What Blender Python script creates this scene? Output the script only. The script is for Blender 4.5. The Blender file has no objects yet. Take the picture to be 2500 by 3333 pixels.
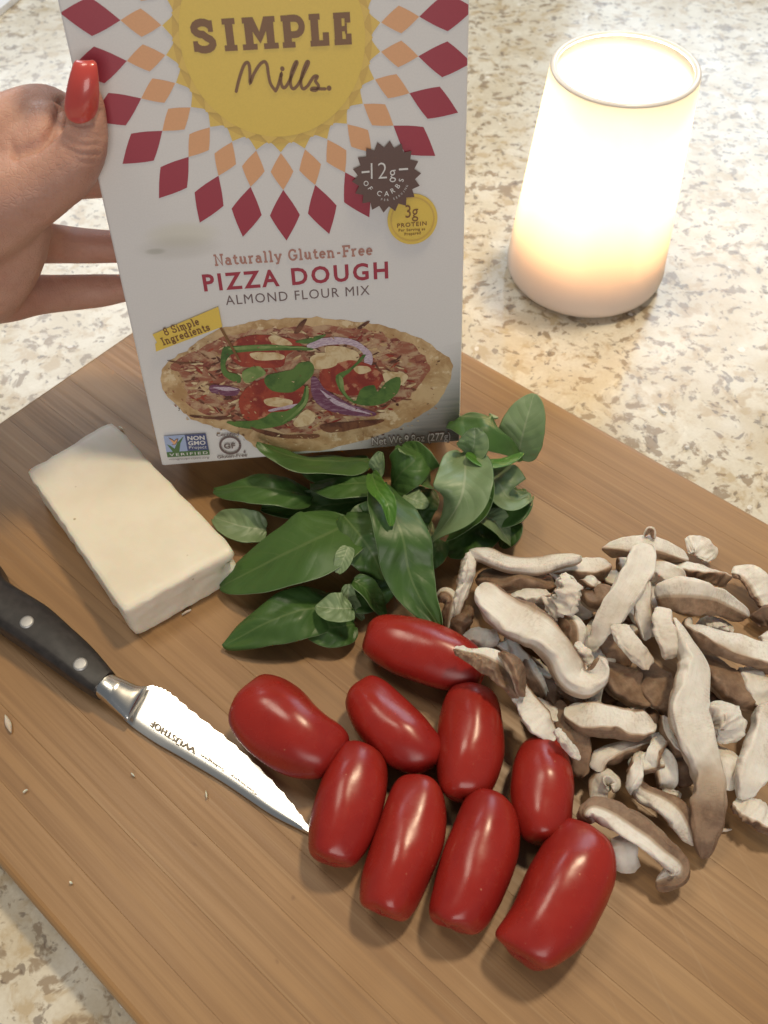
import bpy, bmesh, math, random
import numpy as np
from math import sin, cos, pi, radians, sqrt
from mathutils import Vector, Matrix, noise, geometry
random.seed(7)
sc = bpy.context.scene
COL = sc.collection
V3 = Vector
# one unit is ten centimetres; the counter top is z = 0, the top of the cutting board z = BT
BT, H, F = 0.22, 3.46, 2830.0
# ------------------------------------------------------------------ camera
down = V3((60, 2035, 2830)).normalized()
fw = (V3((0, 0, 1)) - down * down.z).normalized()
rt = down.cross(fw)
if rt.x < 0: rt = -rt
def c2w(c): return V3((rt.dot(c), fw.dot(c), -down.dot(c)))
CAM = V3((0, 0, H))
cd = bpy.data.cameras.new('camera')
cam = bpy.data.objects.new('camera', cd); COL.objects.link(cam)
ax, ay, az = c2w(V3((1, 0, 0))), c2w(V3((0, -1, 0))), c2w(V3((0, 0, -1)))
cam.matrix_world = Matrix(((ax.x, ay.x, az.x, 0), (ax.y, ay.y, az.y, 0), (ax.z, ay.z, az.z, H), (0, 0, 0, 1)))
cd.sensor_fit = 'VERTICAL'; cd.sensor_height = 36; cd.sensor_width = 27
cd.lens = F / 3333 * 36
cd.clip_start, cd.clip_end = 0.05, 300
cd.dof.use_dof = True; cd.dof.focus_distance = 3.45; cd.dof.aperture_fstop = 1.7
sc.camera = cam
# ------------------------------------------------------------------ light
w = bpy.data.worlds.new('World'); sc.world = w; w.use_nodes = True
bg = w.node_tree.nodes['Background']; bg.inputs[0].default_value = (0.86, 0.93, 1.0, 1); bg.inputs[1].default_value = 0.17
def lamp(name, loc, aim, power, size, col, shape='DISK', size_y=None):
    l = bpy.data.lights.new(name, 'AREA'); l.energy = power; l.color = col; l.shape = shape; l.size = size
    if size_y: l.size_y = size_y
    o = bpy.data.objects.new(name, l); COL.objects.link(o); o.location = loc
    o.rotation_euler = (V3(aim) - V3(loc)).to_track_quat('-Z', 'Y').to_euler()
    return o
lamp('ceiling_lamp', (3.5, 5.3, 12.2), (0, 2, 0), 820, 1.3, (1.0, 0.82, 0.55))
lamp('ceiling_lamp', (-3.9, 4.9, 13.2), (0, 2, 0), 400, 3.8, (1.0, 0.89, 0.70))
lamp('fill_light', (0.5, -9, 5.6), (0, 3, 1), 470, 6.0, (1.0, 0.93, 0.87), 'SQUARE')  # unseen soft fill added behind the camera to brighten the carton front
lamp('window_light', (10, 25, 15.5), (0, 3, 0), 2300, 10, (0.70, 0.85, 1.0), 'RECTANGLE', 13)
lamp('window_light', (-9.5, 22, 14.5), (0, 4, 0), 1400, 7, (0.84, 0.92, 1.0), 'RECTANGLE', 13)
vs = sc.view_settings
vs.view_transform = 'Standard'; vs.look = 'None'; vs.exposure = 0; vs.gamma = 1
sc.cycles.use_denoising = True
sc.cycles.max_bounces = 8
sc.cycles.sample_clamp_indirect = 6
# ------------------------------------------------------------------ helpers
def cray(x, y): return c2w(V3(((x - 1250) / F, (y - 1666.5) / F, 1)))
def atS(x, y, z):                     # point of the photograph -> the place at height z that is seen there
    r = cray(x, y); return CAM + r * ((z - H) / r.z)
def at(x, y, z=BT): return atS(x * 1.507, y * 1.507, z)
def atdepth(x, y, d): return CAM + cray(x, y) * d
def depth(p): return (p - CAM).dot(az) * -1
def upp(p): return depth(p) / F       # units per source pixel at p
def link(o, parent=None):
    COL.objects.link(o)
    if parent is not None: o.parent = parent
    return o
def mesh(name, verts, faces, mats=(), parent=None, smooth=True, uv=None, mi=None, attr=None):
    me = bpy.data.meshes.new(name); me.from_pydata([tuple(v) for v in verts], [], faces)
    for m in (mats if isinstance(mats, (list, tuple)) else [mats]): me.materials.append(m)
    if mi: me.polygons.foreach_set('material_index', mi)
    if smooth: me.polygons.foreach_set('use_smooth', [True] * len(me.polygons))
    if uv:
        l = me.uv_layers.new(name='UVMap')
        for lp in me.loops: l.data[lp.index].uv = uv[lp.vertex_index]
    if attr:
        a = me.attributes.new('skin', 'FLOAT', 'POINT'); a.data.foreach_set('value', attr)
    me.update()
    return link(bpy.data.objects.new(name, me), parent)
def tag(o, label, cat, group=None, kind=None):
    if label: o['label'] = label
    if cat: o['category'] = cat
    if group: o['group'] = group
    if kind: o['kind'] = kind
    return o
def empty(name, loc=(0, 0, 0)):
    o = bpy.data.objects.new(name, None); o.location = loc; o.empty_display_size = .1; return link(o)
def spline(pts, n, closed=False):        # Catmull-Rom through points (tuples of any length)
    P = [tuple(p) for p in pts]
    if len(P) == 2:
        return [tuple(a + (b - a) * i / (n - 1) for a, b in zip(*P)) for i in range(n)]
    out = []; m = len(P) if closed else len(P) - 1
    for i in range(n):
        s = i / (n if closed else n - 1) * m; k = min(int(s), m - 1); t = s - k
        if closed: q = [P[(k + j) % len(P)] for j in (-1, 0, 1, 2)]
        else: q = [P[max(0, min(len(P) - 1, k + j))] for j in (-1, 0, 1, 2)]
        out.append(tuple(.5 * (2 * b + (c - a) * t + (2 * a - 5 * b + 4 * c - d) * t * t + (3 * b - a - 3 * c + d) * t ** 3) for a, b, c, d in zip(*q)))
    return out
def lerp_list(L, t):
    if not isinstance(L, (list, tuple)): return L
    s = t * (len(L) - 1); k = min(int(s), len(L) - 2); return L[k] + (L[k + 1] - L[k]) * (s - k)
# ------------------------------------------------------------------ materials
class M:
    def __init__(s, name, **kw):
        s.m = bpy.data.materials.new(name); s.m.use_nodes = True
        s.t = s.m.node_tree; s.b = s.t.nodes['Principled BSDF']
        s.out = s.t.nodes['Material Output']
        s.set(**kw)
    def set(s, **kw):
        for k, v in kw.items():
            i = s.b.inputs[k.replace('_', ' ')]
            if isinstance(v, tuple) and len(v) == 3 and i.type == 'RGBA': v = v + (1,)
            if hasattr(v, 'links') or hasattr(v, 'is_linked'): s.t.links.new(v, i)
            else: i.default_value = v
    def n(s, typ, **kw):
        n = s.t.nodes.new(typ)
        for k, v in kw.items():
            if k.startswith('i_'):
                key = k[2:]; i = n.inputs[int(key)] if key.isdigit() else n.inputs[key.replace('_', ' ')]
                if hasattr(v, 'is_linked'): s.t.links.new(v, i)
                else:
                    if isinstance(v, tuple) and len(v) == 3 and i.type == 'RGBA': v = v + (1,)
                    i.default_value = v
            else: setattr(n, k, v)
        return n
    def obj(s): return s.n('ShaderNodeTexCoord').outputs['Object']
    def uv(s): return s.n('ShaderNodeTexCoord').outputs['UV']
    def map(s, vec, scale=(1, 1, 1), loc=(0, 0, 0), rot=(0, 0, 0)):
        return s.n('ShaderNodeMapping', i_Vector=vec, i_Scale=scale, i_Location=loc, i_Rotation=rot).outputs[0]
    def noise(s, vec, scale=5, detail=4, rough=.55, dist=0):
        return s.n('ShaderNodeTexNoise', i_Vector=vec, i_Scale=scale, i_Detail=detail, i_Roughness=rough, i_Distortion=dist).outputs[0]
    def vor(s, vec, scale=5, feat='F1', out='Distance', rnd=1):
        n = s.n('ShaderNodeTexVoronoi', i_Vector=vec, i_Scale=scale, feature=feat); n.inputs['Randomness'].default_value = rnd
        return n.outputs[out]
    def ramp(s, fac, a, b, lo=0., hi=1.):
        n = s.n('ShaderNodeMapRange', i_Value=fac, i_1=a, i_2=b, i_3=lo, i_4=hi); n.interpolation_type = 'SMOOTHSTEP'; return n.outputs[0]
    def math(s, op, a, b=0.0, c=0.0):
        n = s.n('ShaderNodeMath', operation=op)
        for i, v in enumerate((a, b, c)):
            if hasattr(v, 'is_linked'): s.t.links.new(v, n.inputs[i])
            else: n.inputs[i].default_value = v
        return n.outputs[0]
    def mix(s, fac, a, b, mode='MIX'):
        n = s.n('ShaderNodeMix', data_type='RGBA', blend_type=mode)
        for i, v in ((0, fac), (6, a), (7, b)):
            if hasattr(v, 'is_linked'): s.t.links.new(v, n.inputs[i])
            else: n.inputs[i].default_value = (v + (1,)) if isinstance(v, tuple) else v
        return n.outputs[2]
    def sep(s, vec):
        return s.n('ShaderNodeSeparateXYZ', i_0=vec).outputs
    def bump(s, h, strength=.3, dist=.01):
        s.set(Normal=s.n('ShaderNodeBump', i_Height=h, i_Strength=strength, i_Distance=dist).outputs[0])
def flat(name, col, rough=.5, **kw):
    m = M(name, Base_Color=col, Roughness=rough, **kw)
    return m.m
# granite
g = M('granite', Roughness=.16, Specular_IOR_Level=.5)
o = g.obj()
wv = g.n('ShaderNodeVectorMath', operation='ADD', i_0=o, i_1=g.n('ShaderNodeVectorMath', operation='SCALE', i_0=g.n('ShaderNodeTexNoise', i_Vector=o, i_Scale=4.0, i_Detail=3.0).outputs[1], i_3=.17).outputs[0]).outputs[0]
big = g.noise(o, 1.1, 3)
c = g.mix(g.ramp(g.noise(wv, 3.2, 5), .35, .68), (.74, .70, .60), (.62, .55, .42))
c = g.mix(g.ramp(g.noise(g.map(wv, loc=(7, 3, 1)), 9, 5, .6), .50, .64, 0, .6), c, (.46, .33, .165))
pat = g.math('ADD', g.noise(g.map(wv, loc=(1, 9, 2)), 11.5, 4, .58), g.math('MULTIPLY', g.math('SUBTRACT', big, .5), .32))
c = g.mix(g.ramp(pat, .545, .635, 0, .8), c, (.26, .185, .115))
c = g.mix(g.ramp(g.noise(g.map(wv, loc=(4, 2, 8)), 5.2, 4, .6), .58, .66, 0, .6), c, (.80, .76, .66))
pat2 = g.noise(g.map(wv, loc=(3, 5, 2)), 19, 3, .5)
c = g.mix(g.ramp(pat2, .60, .69, 0, .7), c, (.15, .11, .085))
vr = g.n('ShaderNodeTexVoronoi', i_Vector=wv, i_Scale=9.0)
spk = g.math('MULTIPLY', g.math('LESS_THAN', vr.outputs['Distance'], .16), g.math('GREATER_THAN', g.sep(vr.outputs['Color'])[0], .86))
c = g.mix(g.math('MULTIPLY', spk, .7), c, (.86, .84, .80))
fine = g.noise(o, 60, 2)
c = g.mix(g.ramp(fine, .3, .7, 0, .16), c, (.42, .34, .24))
g.set(Base_Color=c, Roughness=g.ramp(g.noise(o, 4, 3), .3, .7, .12, .24))
GRANITE = g.m
# bamboo
b = M('bamboo', Specular_IOR_Level=.42)
rnd = b.n('ShaderNodeObjectInfo').outputs['Random']
off = b.n('ShaderNodeCombineXYZ', i_0=b.math('MULTIPLY', rnd, 37), i_1=b.math('MULTIPLY', rnd, 11), i_2=b.math('MULTIPLY', rnd, 5)).outputs[0]
o = b.n('ShaderNodeVectorMath', operation='ADD', i_0=b.obj(), i_1=off).outputs[0]
fib = b.noise(b.map(o, (.9, 52, 22)), 1, 4, .6)
fib2 = b.noise(b.map(o, (.45, 19, 8)), 1, 3, .6)
c = b.mix(b.ramp(fib2, .3, .72), (.345, .190, .078), (.250, .128, .050))
c = b.mix(b.ramp(fib, .42, .72, 0, .5), c, (.175, .092, .042))
c = b.mix(b.math('MULTIPLY', rnd, .5), c, (.40, .245, .118))
lite = b.noise(b.map(o, (.5, 46, 20), (3, 3, 3)), 1, 3, .6)
c = b.mix(b.ramp(lite, .58, .74, 0, .38), c, (.47, .31, .16))
wob_ = b.noise(b.obj(), .8, 3)
for rz_, sc_, lo_ in ((.5, (1.1, 30, 1), .735), (-.35, (1.4, 38, 1), .745), (1.2, (1.2, 34, 1), .75)):
    scr = b.noise(b.map(b.map(b.obj(), rot=(0, 0, rz_)), sc_), 1, 1)
    c = b.mix(b.ramp(scr, lo_, lo_ + .03, 0, .10), c, (.46, .33, .20))
blot = b.noise(b.map(o, (.9, 2.6, 1)), 1.6, 4)
c = b.mix(b.ramp(blot, .55, .75, 0, .35), c, (.23, .115, .052))
knk = b.noise(b.map(o, (7, 13, 2)), 1, 2)
c = b.mix(b.ramp(knk, .74, .80, 0, .6), c, (.16, .075, .035))
b.set(Base_Color=c, Roughness=b.ramp(fib, .3, .8, .36, .5))
b.bump(fib, .12, .004)
BAMBOO = b.m
# carton board and inks (flat print)
def ink(name, col, rough=.42):
    m = M(name, Roughness=rough, Specular_IOR_Level=.4)
    nz = m.noise(m.obj(), 160, 2)
    m.set(Base_Color=m.mix(m.ramp(nz, .3, .7, 0, .12), col, tuple(x * .7 for x in col)))
    return m.m
CARTON = ink('carton_white', (.74, .725, .72))
INK_Y, INK_G, INK_T = ink('ink_yellow', (.78, .56, .10)), ink('ink_gold', (.66, .44, .10)), ink('ink_yellow_tooth', (.76, .53, .12))
INK_O, INK_R, INK_B = ink('ink_orange', (.76, .40, .20)), ink('ink_crimson', (.36, .035, .062)), ink('ink_brown', (.21, .10, .035))
INK_DB, INK_GR, INK_RO = ink('ink_dark_brown', (.125, .068, .056)), ink('ink_grey_brown', (.165, .115, .115)), ink('ink_rose', (.44, .22, .18))
INK_W, INK_BL, INK_NV, INK_GN = ink('ink_white', (.72, .71, .70)), ink('ink_light_blue', (.36, .44, .66)), ink('ink_navy', (.075, .09, .21)), ink('ink_green', (.085, .17, .06))
INK_LG, INK_SH = ink('ink_pale_grey', (.60, .58, .55)), ink('ink_shade_grey', (.27, .26, .25))
def food(name, a, bcol, scale, lo=.4, hi=.6, third=None, stretch=(1, 1, 1)):
    m = M(name, Roughness=.45, Specular_IOR_Level=.4)
    v = m.map(m.obj(), stretch)
    c = m.mix(m.ramp(m.noise(v, scale, 5, .65, .6), lo, hi), a, bcol)
    if third: c = m.mix(m.ramp(m.noise(m.map(v, loc=(3, 4, 5)), scale * 1.7, 4, .6), .56, .64, 0, .9), c, third)
    m.set(Base_Color=c); return m.m
F_CR = food('print_crust', (.62, .44, .24), (.42, .25, .11), 9, .38, .66, (.72, .57, .36))
F_SA = food('print_sauce', (.32, .11, .065), (.50, .33, .20), 13, .42, .6, (.20, .045, .035), (1, 1.6, 1))
F_TO = food('print_tomato', (.36, .06, .032), (.24, .03, .022), 10, .4, .6, (.50, .22, .12))
F_GR = food('print_rocket', (.11, .20, .045), (.05, .115, .025), 9, .4, .65)
F_GL = food('print_rocket_light', (.26, .34, .12), (.16, .25, .07), 12)
F_ON = food('print_onion_pale', (.62, .52, .58), (.42, .30, .40), 10, .4, .6, None, (6, 22, 1))
F_PU = food('print_onion_purple', (.16, .05, .10), (.34, .20, .27), 7, .45, .7, None, (3, 14, 1))
F_CH = food('print_cheese', (.70, .56, .34), (.50, .33, .15), 20, .4, .7)
F_DK = food('print_browned', (.10, .035, .022), (.20, .08, .04), 14)
# candle
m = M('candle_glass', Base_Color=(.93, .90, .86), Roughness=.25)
tz = m.ramp(m.sep(m.obj())[2], .06, .72)       # the glow's fade towards the foot, put into the glass colour and transmission
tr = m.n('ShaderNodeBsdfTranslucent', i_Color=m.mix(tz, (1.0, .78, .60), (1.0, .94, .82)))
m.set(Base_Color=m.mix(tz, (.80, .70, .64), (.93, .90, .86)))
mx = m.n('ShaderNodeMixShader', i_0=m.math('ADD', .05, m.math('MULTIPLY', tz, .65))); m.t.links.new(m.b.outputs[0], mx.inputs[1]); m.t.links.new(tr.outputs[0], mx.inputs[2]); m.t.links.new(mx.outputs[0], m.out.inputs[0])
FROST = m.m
m = M('candle_wax', Base_Color=(.90, .82, .74), Roughness=.4, Subsurface_Weight=1.0, Subsurface_Scale=.25)
m.b.inputs['Subsurface Radius'].default_value = (1.0, .55, .25); WAX = m.m
m = M('flame', Base_Color=(1, .6, .2), Emission_Color=(1.0, .62, .22), Emission_Strength=60.0); FLAME = m.m
CLEAR = M('rim_glass', Base_Color=(.86, .80, .74), Roughness=.2).m
WICK = flat('wick', (.03, .025, .02), .9)
# cheese
m = M('white_cheese', Roughness=.42, Subsurface_Weight=.35, Subsurface_Scale=.05)
o = m.obj()
c = m.mix(m.ramp(m.noise(o, 5, 4), .35, .7), (.84, .785, .655), (.80, .735, .60))
vr = m.n('ShaderNodeTexVoronoi', i_Vector=o, i_Scale=10.5)
dot = m.math('MULTIPLY', m.ramp(vr.outputs['Distance'], .035, .09, 1, 0), m.math('GREATER_THAN', m.sep(vr.outputs['Color'])[1], .66))
c = m.mix(m.math('MULTIPLY', dot, .75), c, (.36, .27, .13))
m.set(Base_Color=c); m.bump(m.noise(o, 26, 4), .18, .006)
CHEESE = m.m
# tomato
m = M('tomato_skin', Roughness=.33, Specular_IOR_Level=.46, Subsurface_Weight=.06, Subsurface_Scale=.06)
m.b.inputs['Subsurface Radius'].default_value = (1, .15, .08)
o = m.obj(); rnd = m.n('ShaderNodeObjectInfo').outputs['Random']
c = m.mix(m.ramp(m.noise(o, 3.2, 4), .3, .75), (.33, .023, .015), (.24, .013, .011))
c = m.mix(m.math('MULTIPLY', rnd, .4), c, (.35, .028, .016))
c = m.mix(m.ramp(m.noise(o, 42, 2), .62, .75, 0, .16), c, (.40, .07, .035))
gx = m.n('ShaderNodeTexCoord').outputs['Generated']
c = m.mix(m.math('MULTIPLY', m.ramp(m.noise(m.map(o, loc=(9, 2, 4)), 1.9, 3), .50, .72), .55), c, (.46, .062, .022))
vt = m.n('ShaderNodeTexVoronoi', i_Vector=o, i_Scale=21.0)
spk_ = m.math('MULTIPLY', m.ramp(vt.outputs['Distance'], .035, .085, 1, 0), m.math('GREATER_THAN', m.sep(vt.outputs['Color'])[0], .80))  # tiny glints painted into the skin colour as pale specks
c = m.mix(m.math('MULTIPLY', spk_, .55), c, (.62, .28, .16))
m.set(Base_Color=c, Roughness=m.ramp(m.noise(o, 9, 3),  .3, .7, .21, .34)); m.bump(m.math('ADD', m.noise(o, 7, 3), m.math('MULTIPLY', m.noise(o, 38, 2), .12)), .10, .012)
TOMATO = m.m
SCAR = flat('tomato_scar', (.30, .10, .05), .6)
# basil: the upper and the lower face of a leaf differ
def basil(name, a, bcol, vein, rough, tl):
    m = M(name, Roughness=rough, Specular_IOR_Level=.5, Coat_Weight=.08, Coat_Roughness=.3)
    u, v, _ = m.sep(m.uv()); va = m.math('ABSOLUTE', v)
    rnd = m.n('ShaderNodeObjectInfo').outputs['Random']
    c = m.mix(m.ramp(m.noise(m.obj(), 6, 4), .3, .7), a, bcol)
    c = m.mix(m.math('MULTIPLY', rnd, .45), c, tuple(x * 1.45 for x in a))
    q = m.math('SUBTRACT', m.math('MULTIPLY', u, 7.0), m.math('MULTIPLY', va, 1.7))
    sv = m.math('ABSOLUTE', m.math('SUBTRACT', m.math('FRACT', q), .5))
    side = m.math('MULTIPLY', m.ramp(sv, .0, .055, 1, 0), m.ramp(va, .8, .1, 0, .4))
    mid = m.ramp(va, .022, .06, 1, 0)
    c = m.mix(m.math('MAXIMUM', side, m.math('MULTIPLY', mid, .85)), c, vein)
    m.set(Base_Color=c)
    q2 = m.math('ABSOLUTE', m.math('SINE', m.math('MULTIPLY', q, pi)))
    h = m.math('ADD', m.math('MULTIPLY', q2, .7), m.math('MULTIPLY', m.noise(m.obj(), 30, 3), .6)); m.bump(h, .24, .010)
    t = m.n('ShaderNodeBsdfTranslucent', i_Color=tl + (1,))
    mx = m.n('ShaderNodeMixShader', i_0=.22); m.t.links.new(m.b.outputs[0], mx.inputs[1]); m.t.links.new(t.outputs[0], mx.inputs[2]); m.t.links.new(mx.outputs[0], m.out.inputs[0])
    return m.m
LEAF_T = basil('basil_upper', (.070, .148, .036), (.046, .105, .026), (.13, .21, .07), .42, (.18, .42, .05))
LEAF_U = basil('basil_lower', (.25, .345, .185), (.185, .28, .13), (.36, .44, .27), .42, (.14, .34, .04))
LEAF_B = basil('basil_bright', (.085, .22, .03), (.07, .18, .025), (.17, .30, .08), .38, (.18, .42, .05))
# mushroom
m = M('mushroom', Roughness=.55, Specular_IOR_Level=.35, Subsurface_Weight=.2, Subsurface_Scale=.03)
o = m.obj(); sk = m.n('ShaderNodeAttribute', attribute_name='skin').outputs['Fac']
n1 = m.noise(o, 7, 4, .55)
c = m.mix(m.ramp(n1, .35, .65), (.80, .755, .68), (.70, .635, .545))
sk2 = m.math('ADD', sk, m.math('MULTIPLY', m.math('SUBTRACT', m.noise(m.map(o, loc=(5, 1, 2)), 5, 4, .55), .5), .75))
c = m.mix(m.ramp(sk2, .12, .50, 0, .85), c, (.40, .285, .19))
c = m.mix(m.ramp(m.noise(o, 60, 3), .5, .8, 0, .2), c, (.46, .36, .26))
skc = m.mix(m.ramp(m.noise(o, 14, 5, .65), .35, .65), (.175, .105, .066), (.30, .195, .125))
skc = m.mix(m.ramp(m.noise(m.map(o, loc=(2, 7, 1)), 6, 4), .5, .7, 0, .8), skc, (.09, .052, .036))
c = m.mix(m.ramp(sk2, .52, .78), c, skc)
vr = m.n('ShaderNodeTexVoronoi', i_Vector=o, i_Scale=10.0)
dot = m.math('MULTIPLY', m.ramp(vr.outputs['Distance'], .05, .09, 1, 0), m.math('GREATER_THAN', m.sep(vr.outputs['Color'])[1], .87))
c = m.mix(m.math('MULTIPLY', dot, .8), c, (.05, .03, .025))
gl = m.noise(m.map(m.uv(), (95, 3.2, 1)), 1, 3, .6); gm = m.ramp(m.noise(o, 3.5, 2), .42, .60)
fib_ = m.noise(m.map(m.uv(), (9, 26, 1)), 1, 3, .6)
c = m.mix(m.math('MULTIPLY', m.ramp(gl, .45, .68), m.math('MULTIPLY', gm, .38)), c, (.30, .205, .135))
c = m.mix(m.ramp(fib_, .50, .75, 0, .22), c, (.36, .25, .165))
m.set(Base_Color=c)
h_ = m.math('ADD', m.math('MULTIPLY', m.noise(o, 60, 3), .6), m.math('ADD', m.math('MULTIPLY', m.math('MULTIPLY', gl, gm), .9), m.math('MULTIPLY', fib_, .5)))
m.bump(h_, .38, .008)
MUSH = m.m
# knife
m = M('steel', Base_Color=(.72, .71, .69), Metallic=1.0, Roughness=.30)
st = m.noise(m.map(m.obj(), (3, 160, 3)), 1, 2); m.set(Roughness=m.ramp(st, .3, .7, .275, .285)); STEEL = m.m
BOLST = M('bolster_steel', Base_Color=(.70, .69, .67), Metallic=1.0, Roughness=.22).m
m = M('black_handle', Roughness=.42); m.set(Base_Color=m.mix(m.ramp(m.noise(m.obj(), 30, 3), .3, .7), (.020, .018, .018), (.034, .030, .030))); HANDLE = m.m
RIVET = M('rivet_steel', Base_Color=(.52, .52, .52), Metallic=.7, Roughness=.5).m
ETCH = flat('etched_mark', (.30, .26, .21), .85)
# skin and nail
m = M('skin', Roughness=.48, Specular_IOR_Level=.4, Subsurface_Weight=.22, Subsurface_Scale=.07)
m.b.inputs['Subsurface Radius'].default_value = (1, .35, .2)
o = m.obj()
c = m.mix(m.ramp(m.noise(o, 3.5, 4), .3, .7), (.55, .315, .24), (.47, .245, .185))
c = m.mix(m.ramp(m.noise(o, 24, 3), .5, .8, 0, .25), c, (.33, .15, .10))
m.set(Base_Color=c)
wr = m.noise(m.map(o, (9, 9, 9)), 3, 4, .6); fine = m.vor(o, 46, 'DISTANCE_TO_EDGE')
m.bump(m.math('ADD', m.math('MULTIPLY', wr, .8), m.math('MULTIPLY', m.ramp(fine, 0, .12), .35)), .22, .02)
SKIN = m.m
NAIL = M('nail_polish', Base_Color=(.58, .075, .062), Roughness=.28, Coat_Weight=.6).m
PAPER = flat('white_paper', (.80, .81, .83), .5)
# ================================================================== the setting
def slab(name, x0, x1, y0, y1, z0, z1, mat):
    v = [(x, y, z) for z in (z0, z1) for y in (y0, y1) for x in (x0, x1)]
    return mesh(name, v, [(0, 2, 3, 1), (4, 5, 7, 6), (0, 1, 5, 4), (2, 6, 7, 3), (0, 4, 6, 2), (1, 3, 7, 5)], mat, smooth=False)
ct = slab('countertop', -9, 9, -3, 16, -.3, 0, GRANITE)
tag(ct, 'cream granite countertop speckled with brown and grey', 'countertop', kind='structure')
# white sheet whose edge shows at the far corner
p, q = atS(-10, 63, 0), atS(75, -8, 0); d = (q - p).normalized(); nn = V3((-d.y, d.x, 0))
if nn.y < 0: nn = -nn
a, bb = p - d * 1.5, q + d * 2.5
base = [a, bb, bb + nn * 3, a + nn * 3]
v = [x + V3((0, 0, .004)) for x in base] + [x + V3((0, 0, .05)) for x in base]
tag(mesh('paper_stack', v, [(3, 2, 1, 0), (4, 5, 6, 7), (0, 1, 5, 4), (1, 2, 6, 5), (2, 3, 7, 6), (3, 0, 4, 7)], PAPER, smooth=False),
    'white sheets on the granite beyond the hand, only one edge in view', 'paper')
# ------------------------------------------------------------------ cutting board: strips of bamboo side by side
A, B_, C_ = atS(1507, 1137, BT), atS(2500, 1697, BT), atS(425, 1080, BT)
e1 = (B_ - A).normalized(); e2 = V3((-e1.y, e1.x, 0))       # along the grain, across it (away from the camera)
Wd = 3.14; k0 = A + e1 * ((C_ - A).dot(e1)) - e2 * Wd        # near corner of the short end
Lb = 5.2
board = empty('cutting_board', k0 + V3((0, 0, -BT)))
board.rotation_euler = (0, 0, math.atan2(e1.y, e1.x))
tag(board, 'bamboo cutting board lying on the granite under the food', 'cutting board')
NS = 17; sw = Wd / NS
def strip(rl, rr):
    # cross-section in (y, z), rounded by rl / rr at the two upper long edges
    z0, z1 = .03, BT; sec = [(0, z0)]
    for k in range(5):
        t = k / 4 * pi / 2; sec.append((rl * (1 - cos(t)), z1 - rl * (1 - sin(t))))
    for k in range(5):
        t = pi / 2 * (1 - k / 4); sec.append((sw - .0003 - rr * (1 - cos(t)), z1 - rr * (1 - sin(t))))
    sec.append((sw - .0003, z0))
    n = len(sec); v = []; R = .022
    xs = [(0, R), (R * .3, R * .3), (R, 0), (Lb - R, 0), (Lb, R)]
    for x, dz in xs: v += [(x, y, z - (dz if z > .1 else 0)) for y, z in sec]
    f = [tuple(range(n - 1, -1, -1)), tuple(range((len(xs) - 1) * n, len(xs) * n))]
    for i in range(len(xs) - 1):
        for j in range(n): f.append((i * n + j, i * n + (j + 1) % n, (i + 1) * n + (j + 1) % n, (i + 1) * n + j))
    f = [tuple(reversed(x)) for x in f]
    return v, f
mid = None
for i in range(NS):
    if 0 < i < NS - 1 and mid: o = bpy.data.objects.new('bamboo_strip', mid); link(o, board)
    else:
        v, f = strip(.03 if i == 0 else .0009, .03 if i == NS - 1 else .0009)
        o = mesh('bamboo_strip', v, f, BAMBOO, board, smooth=False)
        if i == 1: mid = o.data
    o.location = (0, i * sw, 0)
# ================================================================== the carton
BLc = V3((-722, -149.5, 2830)) / 2830 * 3.907
va = -V3((156, 3749, 2830)).normalized(); ua = V3((45650, -4036, 2830)).normalized()
BO, BU, BV = CAM + c2w(BLc), c2w(ua), c2w(va)
BV = (BV - BU * BU.dot(BV)).normalized(); BN = BU.cross(BV)
def face(x, y):
    r = cray(x, y); t = (BO - CAM).dot(BN) / r.dot(BN); p = CAM + r * t - BO; return (p.dot(BU), p.dot(BV))
def fz(x0, y0, k): return lambda x, y: face(x0 + k * x, y0 + k * y)
BW, BHt, BD = 1.352, 2.06, .40
def rbox():
    r = .008; v = []; ring = []
    for cx_, cz_, a0 in ((BW - r, -r, 90), (r, -r, 180), (r, -BD + r, 270), (BW - r, -BD + r, 360)):
        for k in range(4):
            t = radians(a0 - 90 + k * 30); ring.append((cx_ + r * cos(t), cz_ + r * sin(t)))
    n = len(ring); ys = [(0, .006), (.006, 0), (BHt - .006, 0), (BHt, .006)]
    for y, ins in ys:
        for x, z in ring: v.append((x + (ins if x < BW / 2 else -ins), y, z + (ins if z < -BD / 2 else -ins)))
    f = [tuple(range(n)), tuple(range(4 * n - 1, 3 * n - 1, -1))]
    for i in range(3):
        for j in range(n): f.append((i * n + j, (i + 1) * n + j, (i + 1) * n + (j + 1) % n, i * n + (j + 1) % n))
    return v, [tuple(reversed(x)) for x in f]
v, f = rbox()
box = mesh('food_carton', v, f, CARTON, smooth=False)
box.matrix_world = Matrix(((BU.x, BV.x, BN.x, BO.x), (BU.y, BV.y, BN.y, BO.y), (BU.z, BV.z, BN.z, BO.z), (0, 0, 0, 1)))
tag(box, 'white pizza dough mix carton with a yellow sun and pizza picture, held upright', 'carton')
def clip(P, x0=.004, x1=BW - .004, y0=.004, y1=BHt - .01):
    for ax_, s, lim in ((0, 1, x0), (0, -1, x1), (1, 1, y0), (1, -1, y1)):
        out = []
        for i in range(len(P)):
            a, b_ = P[i - 1], P[i]; ia, ib = s * (a[ax_] - lim) >= 0, s * (b_[ax_] - lim) >= 0
            if ia != ib:
                t = (lim - a[ax_]) / (b_[ax_] - a[ax_]); out.append((a[0] + (b_[0] - a[0]) * t, a[1] + (b_[1] - a[1]) * t))
            if ib: out.append(b_)
        P = out
        if not P: return P
    return P
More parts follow.
